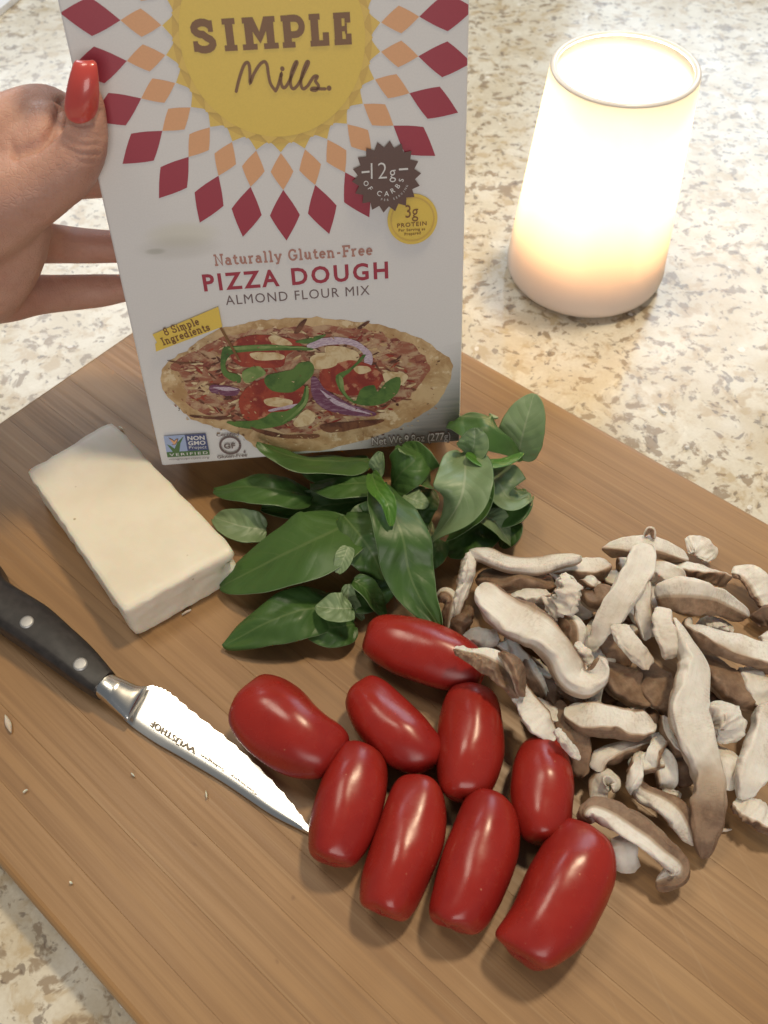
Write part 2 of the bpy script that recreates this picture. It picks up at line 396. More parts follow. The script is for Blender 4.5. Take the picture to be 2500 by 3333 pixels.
class Print:                                  # flat ink on the front of the carton
    def __init__(s, z, dz=4e-5): s.v, s.f, s.m, s.z, s.dz = [], [], [], z, dz
    def poly(s, P, mi=0, dz=0):
        P = clip([tuple(p[:2]) for p in P])
        if len(P) < 3: return
        k = len(s.v); s.z += s.dz
        s.v += [(x, y, s.z + dz) for x, y in P]
        for t in geometry.tessellate_polygon([[V3((x, y, 0)) for x, y in P]]):
            (ax_, ay_), (bx, by), (cx_, cy_) = (P[i] for i in t)
            if (bx - ax_) * (cy_ - ay_) - (by - ay_) * (cx_ - ax_) < 0: t = (t[0], t[2], t[1])
            s.f.append(tuple(k + i for i in t)); s.m.append(mi)
    def stroke(s, P, w, mi=0, round_=False):
        P = [V3((p[0], p[1])) for p in P]; L, R = [], []
        for i, p in enumerate(P):
            a = (p - P[i - 1]).normalized() if i else (P[1] - p).normalized()
            b_ = (P[i + 1] - p).normalized() if i < len(P) - 1 else a
            t = (a + b_).normalized() if (a + b_).length > .2 else b_
            n = V3((-t.y, t.x)); k = min(1.6, 1 / max(.3, abs(n.dot(V3((-b_.y, b_.x))))))
            L.append(p + n * w / 2 * k); R.append(p - n * w / 2 * k)
        k = len(s.v); s.z += s.dz; n = len(P)
        s.v += [(q.x, q.y, s.z) for q in L] + [(q.x, q.y, s.z) for q in R]
        for i in range(n - 1): s.f.append((k + n + i, k + n + i + 1, k + i + 1, k + i)); s.m.append(mi)
        if round_:
            for p in (P[0], P[-1]): s.disc(p, w / 2, mi, 10)
    def disc(s, c, r, mi=0, n=64, ry=None): s.poly([(c[0] + r * cos(2 * pi * i / n), c[1] + (ry or r) * sin(2 * pi * i / n)) for i in range(n)], mi)
    def ring(s, c, r, w, mi=0, n=64):
        for k in range(n):
            a, b_ = 2 * pi * k / n, 2 * pi * (k + 1) / n
            s.poly([(c[0] + q * cos(t), c[1] + q * sin(t)) for q, t in ((r, a), (r, b_), (r - w, b_), (r - w, a))], mi)
    def glyphs(s, txt, org, ex, ey, mi=0, space=1.0, bold=0.0, fit=None, xfit=None):
        """built-in sans lettering; org = left end of the baseline, ex / ey = axes scaled to cap height; fit = width"""
        V, Fc, wd, hh = text_mesh(txt, space, bold)
        kx = (fit / wd) if fit else 1.0
        k = len(s.v); s.z += s.dz
        for x, y in V:
            s.v.append((org[0] + ex[0] * x * kx + ey[0] * y, org[1] + ex[1] * x * kx + ey[1] * y, s.z))
        for fc in Fc: s.f.append(tuple(k + i for i in fc)); s.m.append(mi)
    def slab(s, txt, org, ang, h, w, fit, mi=0):
        segs, adv = slab_text(txt); kx = fit / adv; ca, sa = cos(ang), sin(ang)
        for P in segs: s.stroke([(org[0] + (x * kx) * ca - y * h * sa, org[1] + (x * kx) * sa + y * h * ca) for x, y in P], w, mi)
    def done(s, name, mats, parent): return mesh(name, s.v, s.f, mats, parent, smooth=False, mi=s.m)
_tc = {}
def text_mesh(txt, space, bold):              # cap height 1
    key = (txt, space, bold)
    if key in _tc: return _tc[key]
    cu = bpy.data.curves.new('lettering', 'FONT'); cu.body = txt; cu.space_character = space; cu.offset = bold; cu.resolution_u = 3
    ob = bpy.data.objects.new('lettering', cu); COL.objects.link(ob)
    dg = bpy.context.evaluated_depsgraph_get(); me = bpy.data.meshes.new_from_object(ob.evaluated_get(dg))
    V = [(v.co.x, v.co.y) for v in me.vertices]; Fc = []
    for p in me.polygons:
        vs_ = list(p.vertices); Fc.append(tuple(vs_ if p.normal.z > 0 else reversed(vs_)))
    bpy.data.objects.remove(ob); bpy.data.curves.remove(cu); bpy.data.meshes.remove(me)
    x0 = min(v[0] for v in V); x1 = max(v[0] for v in V); cap = .729
    V = [((x - x0) / cap, y / cap) for x, y in V]
    _tc[key] = (V, Fc, (x1 - x0) / cap, 1); return _tc[key]
def arc(cx_, cy_, rx, ry, a0, a1, n=9):
    return [(cx_ + rx * cos(radians(a0 + (a1 - a0) * i / n)), cy_ + ry * sin(radians(a0 + (a1 - a0) * i / n))) for i in range(n + 1)]
def bar(x, y, r): return [(x - r, y), (x + r, y)]
SLAB = {  # slab serif letters drawn as strokes: (advance, strokes), cap height 1
 'N': (.95, [[(.17, 0), (.17, 1), (.75, 0), (.75, 1)], bar(.17, 0, .17), bar(.12, .97, .14), bar(.77, 1, .17)]),
 'G': (.92, [arc(.45, .5, .38, .5, 50, 330, 14), [(.8, .12), (.8, .42)], [(.5, .42), (.92, .42)], [(.72, .72), (.72, .98)]]),
 'F': (.8, [[(.18, 0), (.18, 1)], bar(.2, 0, .2), [(.0, 1), (.72, 1), (.72, .75)], [(.18, .52), (.52, .52)], [(.52, .4), (.52, .64)]]),
 'I': (.5, [[(.25, 0), (.25, 1)], bar(.25, 0, .22), bar(.25, 1, .22)]),
 'S': (.8, [arc(.38, .74, .28, .26, 30, 270, 10) + arc(.38, .25, .3, .25, 90, -150, 10)[1:], [(.66, .7), (.66, 1)], [(.07, 0), (.07, .3)]]),
 '8': (.75, [arc(.36, .75, .24, .24, 0, 360, 14), arc(.36, .26, .3, .27, 0, 360, 14)]),
 'a': (.68, [arc(.27, .2, .2, .2, 0, 360, 12), [(.48, 0), (.48, .45)] , arc(.28, .42, .2, .2, 0, 150, 6), bar(.54, .02, .09)]),
 't': (.5, [[(.2, .9), (.2, .2)] , arc(.35, .18, .15, .17, 180, 330, 6), bar(.22, .62, .22)]),
 'u': (.78, [[(.02, .62), (.14, .62), (.14, .22)] + arc(.33, .22, .19, .2, 180, 360, 8) + [(.56, .62)], [(.56, .62), (.56, 0)], [(.42, .62), (.56, .62)], bar(.64, 0, .08)]),
 'r': (.58, [[(.15, 0), (.15, .62)], bar(.17, 0, .17), bar(.08, .62, .1), arc(.38, .38, .22, .25, 170, 60, 6)]),
 'l': (.42, [[(.2, 0), (.2, 1)], bar(.2, 0, .18), bar(.12, 1, .1)]),
 'y': (.74, [[(.12, .62), (.36, .02)], [(.62, .62), (.3, -.22), (.1, -.25)], bar(.12, .62, .14), bar(.62, .62, .13)]),
 'e': (.66, [[(.08, .34), (.54, .34)] + arc(.31, .32, .24, .3, 10, 320, 12)]),
 'n': (.8, [[(.15, 0), (.15, .62)], bar(.16, 0, .16), bar(.08, .62, .1), arc(.36, .4, .2, .22, 170, 0, 7) + [(.56, 0)], bar(.58, 0, .15)]),
 'm': (1.16, [[(.15, 0), (.15, .62)], bar(.16, 0, .15), bar(.08, .62, .1), arc(.33, .42, .17, .2, 170, 0, 7) + [(.5, 0)], bar(.5, 0, .13), arc(.69, .42, .18, .2, 170, 0, 7) + [(.87, 0)], bar(.89, 0, .15)]),
 'i': (.42, [[(.2, 0), (.2, .62)], bar(.2, 0, .18), bar(.12, .62, .1), [(.2, .82), (.2, .96)]]),
 'p': (.78, [[(.16, -.3), (.16, .62)], bar(.18, -.3, .16), bar(.08, .62, .1), arc(.38, .31, .24, .3, 0, 360, 14)]),
 'd': (.78, [[(.56, 0), (.56, 1)], bar(.62, 0, .1), bar(.48, 1, .1), arc(.32, .31, .24, .3, 0, 360, 14)]),
 'g': (.74, [arc(.32, .38, .22, .23, 0, 360, 12), [(.5, .55), (.68, .64)], [(.2, .18), (.16, .07), (.5, .04), (.58, -.1)] + arc(.33, -.14, .25, .13, 20, -300, 10)]),
 's': (.56, [arc(.27, .46, .18, .15, 40, 270, 8) + arc(.27, .16, .2, .15, 90, -150, 8)[1:], [(.46, .42), (.46, .62)], [(.06, 0), (.06, .2)]]),
 '-': (.5, [[(.08, .36), (.42, .36)]]), ' ': (.42, []),
}
def slab_text(t):
    out, x = [], 0
    for ch in t:
        a, S = SLAB[ch]; out += [[(x + p[0], p[1]) for p in s] for s in S]; x += a + .13
    return out, x - .13
# --- the sun
SC = (.6818, 1.6733); RAY = [radians(-92.05 + 360 / 26 * k) for k in range(26)]
def pol(r, a): return (SC[0] + r * cos(a), SC[1] + r * sin(a))
P = Print(.0010)
for a in RAY: P.poly([pol(.330, a - radians(6.9)), pol(.340, a - radians(4.2)), pol(.366, a), pol(.340, a + radians(4.2)), pol(.330, a + radians(6.9))], 2)
P.disc(SC, .335, 1, 104)
for a in RAY: P.poly([pol(.338, a + radians(6.92)), pol(.313, a + radians(1.4)), pol(.313, a + radians(12.4))], 2)
P.disc(SC, .312, 0, 104)
P.done('printed_sun', [INK_Y, INK_G, INK_T], box)
def diamonds(r0, r1, r2, wid, name, mat):
    for a in RAY:
        P = Print(.0010); ro = pol(r1, a); sd = (-sin(a), cos(a)); L = (ro[0] + sd[0] * wid, ro[1] + sd[1] * wid); R = (ro[0] - sd[0] * wid, ro[1] - sd[1] * wid)
        pts = []
        for p, q in ((pol(r0, a), R), (R, pol(r2, a)), (pol(r2, a), L), (L, pol(r0, a))):
            for k in range(4):
                t = k / 4; m_ = (p[0] + (q[0] - p[0]) * t, p[1] + (q[1] - p[1]) * t); b_ = .045 * sin(pi * t) * wid
                o_ = (m_[0] - ro[0], m_[1] - ro[1]); l_ = sqrt(o_[0] ** 2 + o_[1] ** 2) or 1
                pts.append((m_[0] + o_[0] / l_ * b_, m_[1] + o_[1] / l_ * b_))
        P.poly(pts, 0)
        if P.f: P.done(name, [mat], box)
diamonds(.369, .434, .500, .0415, 'printed_orange_diamond', INK_O)
diamonds(.500, .594, .691, .0565, 'printed_crimson_diamond', INK_R)
# --- brand lettering on the sun: heavy slab capitals and a handwritten line
P = Print(.0040)
def SQ(ch, x, wd, y, h, st=.026):
    def R(a, b_, c_, d_): P.poly([(x + a * wd, y + b_ * h), (x + c_ * wd, y + b_ * h), (x + c_ * wd, y + d_ * h), (x + a * wd, y + d_ * h)])
    t = st / wd; u = .18
    if ch == "S":
        pts = arc(.5, .735, .36, .185, 20, 270, 10) + arc(.5, .27, .38, .19, 90, -160, 10)[1:]
        P.stroke([(x + a * wd, y + b_ * h) for a, b_ in pts], st * .88); R(.74, .62, .95, .97); R(.03, .03, .24, .36)
    if ch in 'IMPLE':
        if ch == 'I': R(.5 - t / 2, .0, .5 + t / 2, 1); R(.08, 0, .92, u); R(.08, 1 - u, .92, 1)
        if ch == 'M':
            for s in (.16, .84): R(s - t / 2, 0, s + t / 2, 1); R(s - t * .95, 0, s + t * .95, u)
            R(-.02, 1 - u, .2, 1); R(.8, 1 - u, 1.02, 1)
            P.poly([(x + a * wd, y + b_ * h) for a, b_ in ((.16 - t / 2, 1), (.16 + t * .7, 1), (.5, .55), (.84 - t * .7, 1), (.84 + t / 2, 1), (.5, .18))])
        if ch == 'P':
            R(.24 - t / 2, 0, .24 + t / 2, 1); R(0, 0, .55, u); R(0, 1 - u, .5, 1)
            P.stroke([(x + a * wd, y + b_ * h) for a, b_ in [(.3, .9)] + arc(.58, .65, .3, .25, 90, -90, 10) + [(.3, .40)]], st * .8)
        if ch == 'L': R(.26 - t / 2, 0, .26 + t / 2, 1); R(0, 1 - u, .55, 1); R(0, 0, .96, u); R(.96 - t * .8, 0, .96, .42)
        if ch == 'E':
            R(.24 - t / 2, 0, .24 + t / 2, 1); R(0, 1 - u, .95, 1); R(0, 0, .98, u); R(.95 - t * .75, .68, .95, 1); R(.98 - t * .75, 0, .98, .34); R(.2, .42, .62, .58); R(.62, .34, .74, .67)
for ch, x0_, x1_ in (('S', .411, .488), ('I', .512, .563), ('M', .585, .690), ('P', .712, .790), ('L', .806, .873), ('E', .888, .948)):
    SQ(ch, x0_, x1_ - x0_, 1.644, .097)
m2 = fz(500, 0, .633)
st = .0105
def script(pts, n=40): P.stroke(spline([m2(*p) for p in pts], n), st, 0, True)
script([(425, 468), (440, 405), (462, 340), (480, 320), (492, 335), (496, 385), (497, 425), (515, 380), (545, 332), (570, 316), (584, 335), (590, 380), (602, 430), (627, 466)], 60)
script([(627, 466), (640, 440), (655, 385), (657, 380), (654, 420), (668, 450), (690, 430), (722, 360), (738, 322), (728, 322), (708, 375), (704, 430), (718, 455), (745, 430), (780, 360), (797, 322), (786, 320), (765, 375), (757, 425), (768, 455), (792, 440), (822, 395), (842, 392), (832, 415), (848, 440), (835, 462), (812, 460), (820, 452), (850, 455), (882, 456)], 150)
P.disc(m2(662, 352), .0075, 0, 16); P.disc(m2(902, 452), .0085, 0, 16)
P.done('printed_brand_lettering', [INK_B], box)
# --- dark toothed badge and yellow protein badge
z3 = fz(1120, 430, 330 / 1659)
bc = z3(690, 727)
P = Print(.0062)
P.disc((1.147, 1.033), .097, 0, 72); P.ring((1.147, 1.033), .086, .006, 1, 72)
P.done('printed_yellow_badge', [INK_Y, INK_G], box)
P = Print(.0108)
def T(txt, a, b_, capy, mi=0, bold=.012, space=1.0, F_=z3):   # a, b_ = ends of the baseline in the picture, capy = a point at cap height
    p, q, c_ = F_(*a), F_(*b_), F_(*capy); ex = V3((q[0] - p[0], q[1] - p[1])); wd_ = ex.length; ex = ex / wd_; ey = V3((-ex.y, ex.x))
    h = abs((V3(c_) - V3(p)).dot(ey)); P.glyphs(txt, p, ex, ey * h, mi, space, bold, wd_)
T('3g', (1000, 1390), (1208, 1376), (1000, 1170), bold=.0)
T('PROTEIN', (865, 1550), (1345, 1508), (865, 1482), bold=.015, space=1.2)
T('Per Serving as', (888, 1615), (1320, 1590), (888, 1570), bold=.012, space=1.1)
T('Prepared', (985, 1680), (1250, 1655), (985, 1632), bold=.012, space=1.1)
P.done('printed_badge_lettering', [INK_B], box)
P = Print(.0130)
P.poly([(bc[0] + (.130 if k % 2 == 0 else .107) * cos(radians(10 * k + 3)), bc[1] + (.130 if k % 2 == 0 else .107) * sin(radians(10 * k + 3))) for k in range(36)], 0)
P.done('printed_dark_badge', [INK_DB], box)
P = Print(.0140)
T('12', (435, 752), (695, 742), (435, 468), bold=-.012)
T('g', (738, 738), (842, 730), (738, 520), bold=-.005)
P.stroke([z3(283, 640), z3(412, 628)], .0068); P.stroke([z3(890, 594), z3(1040, 584)], .0068)
for ch, x_, y_, h_ in [('O', 358, 820, .0185), ('F', 428, 903, .0185), ('C', 572, 980, .019), ('A', 690, 985, .019), ('R', 790, 935, .019), ('B', 868, 862, .019), ('S', 925, 768, .019)] + \
        [(c_, 690 + 355 * sin(t_), 727 + 362 * cos(t_), .0085) for c_, t_ in zip('PER SERVING', [radians(-13 + 8.1 * k) for k in range(11)]) if c_ != ' ']:
    p = z3(x_, y_); r_ = math.atan2(p[0] - bc[0], -(p[1] - bc[1])); ex = V3((cos(r_), sin(r_))); ey = V3((-sin(r_), cos(r_)))
    V_, F__, wd_, _ = text_mesh(ch, 1, .012 if h_ > .01 else .0)
    o_ = V3(p) - ex * wd_ * h_ * .5 - ey * h_ * .5; P.glyphs(ch, o_, ex * h_, ey * h_, 0, 1, .012 if h_ > .01 else .0)
P.done('printed_dark_badge_lettering', [INK_W], box)
# --- product name
P = Print(.0010)
P.slab('Naturally Gluten-Free', (.371, .905), 0, .040, .0075, .617, 0)
P.done('printed_tagline', [INK_RO], box); P = Print(.0010)
P.glyphs('PIZZA DOUGH', (.314, .804), (.0695, 0), (0, .0695), 1, 1.25, .026, .733 / .0695)
P.done('printed_product_name', [INK_RO, INK_R], box); P = Print(.0010)
P.glyphs('ALMOND FLOUR MIX', (.391, .739), (.0415, 0), (0, .0415), 2, 1.15, 0, .578 / .0415)
P.done('printed_flour_line', [INK_RO, INK_R, INK_GR], box)
# --- soft out-of-focus print beside the name
def soft():
    m = M('print_soft_blur', Roughness=.42, Specular_IOR_Level=.4)
    v = m.uv(); x_, y_, _ = m.sep(v)
    def blob(cx_, cy_, rx, ry):
        d2 = m.math('ADD', m.math('POWER', m.math('DIVIDE', m.math('SUBTRACT', x_, cx_), rx), 2.0), m.math('POWER', m.math('DIVIDE', m.math('SUBTRACT', y_, cy_), ry), 2.0))
        return m.ramp(d2, 0.0, 1.0, 1, 0)
    c = m.mix(m.ramp(m.noise(m.obj(), 160, 2), .3, .7, 0, .12), (.74, .725, .72), tuple(x * .7 for x in (.74, .725, .72)))
    c = m.mix(m.math('MULTIPLY', blob(.55, .66, .42, .32), .45), c, (.62, .60, .47))
    c = m.mix(m.math('MULTIPLY', blob(.50, .40, .46, .30), .36), c, (.45, .43, .38))
    c = m.mix(m.math('MULTIPLY', blob(.27, .36, .12, .08), .35), c, (.20, .21, .14))
    m.set(Base_Color=c); return m.m
p, q = face(425, 880), face(740, 700); x0_, x1_, y0_, y1_ = max(p[0], .006), q[0], p[1], q[1]
mesh('printed_soft_picture', [(x0_, y0_, .00015), (x1_, y0_, .00015), (x1_, y1_, .00015), (x0_, y1_, .00015)], [(0, 1, 2, 3)], soft(), box, uv=[(0, 0), (1, 0), (1, 1), (0, 1)], smooth=False)
# --- pizza picture
p1 = fz(500, 1020, 1000 / 1659)
def pz(L): return [p1(*q) for q in L]
def wob(L, n, amp, seed=0):
    S = spline(pz(L), n, True)
    return [(x + amp * noise.noise((x * 26, y * 26, seed)), y + amp * noise.noise((x * 26 + 9, y * 26, seed))) for x, y in S]
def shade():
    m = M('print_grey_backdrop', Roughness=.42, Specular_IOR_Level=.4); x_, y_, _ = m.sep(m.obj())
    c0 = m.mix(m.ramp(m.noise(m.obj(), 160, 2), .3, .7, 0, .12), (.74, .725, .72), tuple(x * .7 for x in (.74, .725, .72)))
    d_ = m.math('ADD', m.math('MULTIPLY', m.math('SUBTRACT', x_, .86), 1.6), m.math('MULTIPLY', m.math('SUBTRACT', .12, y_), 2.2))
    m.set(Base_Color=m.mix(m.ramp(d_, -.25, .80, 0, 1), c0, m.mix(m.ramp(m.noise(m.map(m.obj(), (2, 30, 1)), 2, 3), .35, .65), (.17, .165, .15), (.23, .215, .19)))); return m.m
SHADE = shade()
P = Print(.0012, 1.1e-5)
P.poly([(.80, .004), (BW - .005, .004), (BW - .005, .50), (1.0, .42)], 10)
P.poly(wob([(38, 350), (75, 262), (160, 210), (300, 112), (450, 62), (640, 32), (850, 22), (1050, 36), (1250, 72), (1430, 132), (1560, 212), (1615, 272), (1602, 350), (1562, 440), (1500, 512), (1400, 572), (1280, 632), (1100, 692), (900, 736), (700, 742), (560, 722), (460, 652), (300, 602), (200, 562), (120, 492), (60, 430)], 160, .010), 0)
P.poly(wob([(105, 270), (250, 190), (420, 118), (640, 78), (900, 66), (1150, 88), (1380, 155), (1480, 262), (1450, 380), (1340, 470), (1160, 560), (960, 615), (760, 652), (560, 606), (330, 562), (200, 500), (165, 380)], 150, .022, 3), 1)
rn = random.Random(3)
for _ in range(420):
    t_, r_ = rn.uniform(0, 2 * pi), sqrt(rn.uniform(.1, 1)); cx_, cy_ = 790 + 640 * r_ * cos(t_), 355 + 265 * r_ * sin(t_)
    l_, w_, a_ = rn.uniform(8, 34), rn.uniform(4, 9), rn.uniform(-.9, .9)
    P.poly(pz([(cx_ + x * cos(a_) - y * sin(a_), cy_ + x * sin(a_) + y * cos(a_)) for x, y in ((-l_, -w_ * .4), (-l_ * .2, -w_), (l_, -w_ * .5), (l_ * .8, w_ * .6), (0, w_))]), rn.choice((8, 8, 0, 9, 9, 9, 0, 2, 7)))
for L, mi in (
    ([(430, 168), (480, 125), (600, 112), (760, 140), (800, 180), (720, 222), (690, 285), (560, 290), (470, 282), (420, 232)], 2),
    ([(520, 215), (600, 205), (700, 220), (690, 245), (560, 248)], 8), ([(620, 130), (660, 115), (720, 140), (745, 165), (660, 165)], 8),
    ([(830, 165), (920, 130), (1040, 130), (1140, 172), (1182, 232), (1170, 282), (1138, 270), (1128, 212), (1060, 168), (940, 168), (850, 188)], 5),
    ([(930, 175), (1040, 180), (1110, 220), (1080, 270), (990, 270), (940, 230)], 8),
    ([(900, 302), (1000, 262), (1100, 252), (1200, 292), (1240, 350), (1180, 420), (1040, 440), (920, 400)], 2),
    ([(910, 300), (1010, 270), (1050, 280), (990, 330), (925, 345)], 7), ([(1080, 290), (1150, 280), (1175, 305), (1110, 325)], 8),
    ([(300, 402), (330, 382), (460, 402), (440, 440), (330, 430)], 6), ([(320, 400), (390, 392), (455, 408), (390, 412)], 5),
    ([(460, 472), (500, 402), (590, 350), (700, 352), (830, 402), (820, 482), (740, 560), (640, 582), (500, 570)], 2),
    ([(530, 380), (560, 370), (590, 470), (560, 560), (520, 540)], 7), ([(600, 465), (660, 450), (750, 470), (720, 500), (620, 495)], 8),
    ([(630, 515), (740, 490), (820, 478), (800, 495), (640, 525)], 5),
    ([(480, 312), (560, 280), (605, 312), (580, 340), (500, 372)], 4), ([(850, 230), (940, 210), (990, 270), (900, 300), (860, 280)], 8),
    ([(780, 552), (830, 515), (870, 552), (850, 592), (780, 612), (755, 590)], 8), ([(1240, 322), (1300, 312), (1372, 332), (1340, 382), (1260, 380)], 8),
    ([(850, 352), (880, 342), (920, 402), (1000, 452), (1080, 492), (1192, 530), (1180, 552), (1050, 546), (920, 512), (860, 452)], 6),
    ([(900, 410), (980, 460), (1080, 505), (1180, 540), (1080, 522), (970, 480)], 5),
    ([(372, 192), (420, 172), (640, 166), (840, 180), (840, 195), (640, 196), (440, 212), (392, 262), (402, 312), (470, 332), (465, 370), (400, 350), (362, 290)], 3),
    ([(600, 352), (640, 322), (740, 302), (790, 262), (850, 262), (865, 312), (820, 372), (750, 420), (660, 420), (610, 392)], 3),
    ([(765, 150), (840, 130), (930, 110), (900, 135), (820, 160)], 3),
    ([(400, 582), (560, 572), (640, 532), (720, 522), (790, 472), (820, 392), (835, 402), (830, 482), (760, 562), (680, 602), (560, 622), (440, 606)], 3),
    ([(985, 332), (1060, 292), (1130, 222), (1140, 232), (1060, 312), (1020, 352), (1040, 430), (1090, 470), (1120, 402), (1190, 382), (1210, 420), (1260, 362), (1330, 342), (1320, 420), (1240, 482), (1150, 496), (1060, 472), (1000, 402)], 3),
    ([(420, 180), (640, 170), (838, 184), (640, 184), (440, 194)], 4), ([(822, 392), (834, 402), (826, 480), (770, 540), (690, 590), (760, 530), (812, 470)], 4),
    ([(1000, 335), (1020, 352), (1035, 425), (1075, 465), (1030, 440), (1005, 390)], 4)):
    P.poly(wob(L, 48, .004, mi), mi)
for L in ([(200, 545), (330, 555), (440, 550), (380, 570), (240, 562)], [(520, 610), (700, 650), (880, 650), (860, 672), (640, 662)], [(900, 600), (1060, 580), (1240, 570), (1180, 600), (960, 640)], [(760, 100), (800, 40), (825, 32), (790, 100)], [(75, 250), (180, 262), (270, 258), (160, 272)], [(1100, 75), (1150, 40), (1165, 45), (1120, 80)]):
    P.poly(wob(L, 30, .004, 5), 9)
for _ in range(260):     # browned flecks and crumbs along the crust and over the toppings
    t_ = rn.uniform(0, 2 * pi); r_ = rn.uniform(.84, 1.02) if rn.random() < .6 else sqrt(rn.uniform(0, 1))
    cx_, cy_ = 825 + 770 * r_ * cos(t_), 378 + 335 * r_ * sin(t_); l_ = rn.uniform(3, 11); a_ = rn.uniform(-.8, .8)
    P.poly(pz([(cx_ + x * cos(a_) - y * sin(a_), cy_ + x * sin(a_) + y * cos(a_)) for x, y in ((-l_, -1), (-l_ * .3, -l_ * .4), (l_, -2), (l_ * .5, l_ * .35))]), rn.choice((9, 0, 8, 0, 1)))
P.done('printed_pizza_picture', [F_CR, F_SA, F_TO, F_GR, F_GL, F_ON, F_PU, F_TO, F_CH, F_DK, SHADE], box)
P = Print(.0110)
P.stroke([p1(362, 70), p1(462, 245)], .0105, 1)
P.poly(pz([(-5, 108), (350, -42), (372, 66), (15, 200), (10, 160), (20, 150)]), 0)
g3 = fz(450, 950, .663)
a_ = math.atan2(g3(355, 165)[1] - g3(120, 245)[1], g3(365, 165)[0] - g3(120, 245)[0])
q_ = g3(135, 208); P.slab('8 Simple', q_, a_, .030, .0052, .150, 1)
q_ = g3(124, 255); P.slab('Ingredients', q_, a_, .030, .0052, .206, 1)
P.done('printed_flag_banner', [INK_Y, INK_B], box)
# --- seals and weight
z2 = fz(480, 1380, 420 / 1659)
P = Print(.0110)
P.poly([z2(210, 140), z2(480, 122), z2(520, 330), z2(248, 345)], 0); P.poly([z2(480, 122), z2(750, 106), z2(790, 318), z2(520, 330)], 1); P.poly([z2(248, 345), z2(790, 316), z2(805, 378), z2(262, 412)], 2)
P.poly([z2(335, 348), z2(252, 244), z2(300, 262), z2(352, 300), z2(385, 220), z2(470, 138), z2(428, 230), z2(412, 344)], 2)
P.poly([z2(338, 238), z2(270, 152), z2(330, 180), z2(345, 200), z2(372, 172), z2(402, 166), z2(388, 215), z2(360, 250), z2(310, 250)], 3); P.poly([z2(338, 240), z2(285, 175), z2(325, 190), z2(346, 212), z2(372, 185), z2(388, 182), z2(372, 225), z2(355, 245), z2(318, 242)], 4)
T('NON', (520, 192), (740, 182), (520, 140), 5, .03, 1.05, z2); T('GMO', (530, 256), (752, 246), (530, 204), 5, .03, 1.05, z2); T('Project', (540, 304), (766, 296), (540, 264), 5, .0, 1.05, z2)
T('VERIFIED', (290, 396), (780, 366), (290, 362), 5, .012, 1.35, z2); T('nongmoproject.org', (286, 448), (796, 424), (286, 424), 6, .0, 1.0, z2)
P.done('printed_verified_seal', [INK_BL, INK_NV, INK_GN, INK_DB, INK_O, INK_W, INK_GR], box)
P = Print(.0110)
c_ = z2(1065, 256); P.ring(c_, .0485, .0095, 0, 48)
T('GF', (988, 298), (1135, 290), (988, 232), 0, .03, 1, z2); T('Certified', (890, 140), (1182, 124), (890, 102), 0, .02, 1, z2); T('Gluten-Free', (902, 424), (1284, 398), (902, 384), 0, .02, 1, z2); P.disc(z2(1250, 340), .005, 0, 12)
P.done('printed_gluten_free_seal', [INK_GR], box)
P = Print(.0150)
T('Net Wt 9.8oz (277g)', (1145, 745), (1532, 716), (1145, 704), 1, .055, 1.0, g3)
T('Net Wt 9.8oz (277g)', (1147, 744), (1530, 716), (1147, 706), 0, .010, 1.0, g3)
P.done('printed_net_weight', [INK_LG, INK_DB], box)
# ================================================================== candle in a frosted tapered glass
def lathe(name, prof, mat, parent, n=72, closed=False):
    v = []; k = len(prof)
    for i in range(n):
        a = 2 * pi * i / n; v += [(r * cos(a), r * sin(a), z) for r, z in prof]
    f = [(i * k + j, ((i + 1) % n) * k + j, ((i + 1) % n) * k + j + 1, i * k + j + 1) for i in range(n) for j in range(k - 1)]
    return mesh(name, v, f, mat, parent)
cn = empty('candle', (1.25, 4.24, .002))
tag(cn, 'lit candle in a tapered frosted white glass on the granite', 'candle')
HC = 1.25
def rad(z): return .472 - .107 * z / HC
outer = [(0.0, .0), (.38, .0)] + [(.38 + .085 * sin(t), .09 - .09 * cos(t)) for t in [pi / 2 * k / 6 for k in range(1, 7)]] + [(rad(z), z) for z in (.15, .3, .5, .7, .9, 1.1, HC - .01)]
inner = [(rad(z) - .03, z) for z in (HC - .01, 1.0, .8, .6, .4, .2, .06)] + [(0, .05)]
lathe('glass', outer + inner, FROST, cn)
lathe('rim', [(rad(HC) - .015 - .016 * cos(t), HC - .008 + .011 * sin(t)) for t in [2 * pi * k / 12 for k in range(13)]], CLEAR, cn)
lathe('wax', [(0, .055), (rad(.06) - .036, .062), (rad(.14) - .034, .14), (.33, .135), (.1, .13), (0, .13)], WAX, cn)
lathe('wick', [(0, .125), (.012, .125), (.010, .33), (0, .332)], WICK, cn, 10)
lathe('flame', [(0, .33), (.03, .35), (.044, .42), (.038, .50), (.018, .60), (0, .68)], FLAME, cn, 20)
pl = bpy.data.lights.new('candle_flame_light', 'POINT'); pl.energy = 185; pl.color = (1.0, .88, .66); pl.shadow_soft_size = .05
po = bpy.data.objects.new('candle_flame_light', pl); link(po); po.location = (1.25, 4.24, .80)
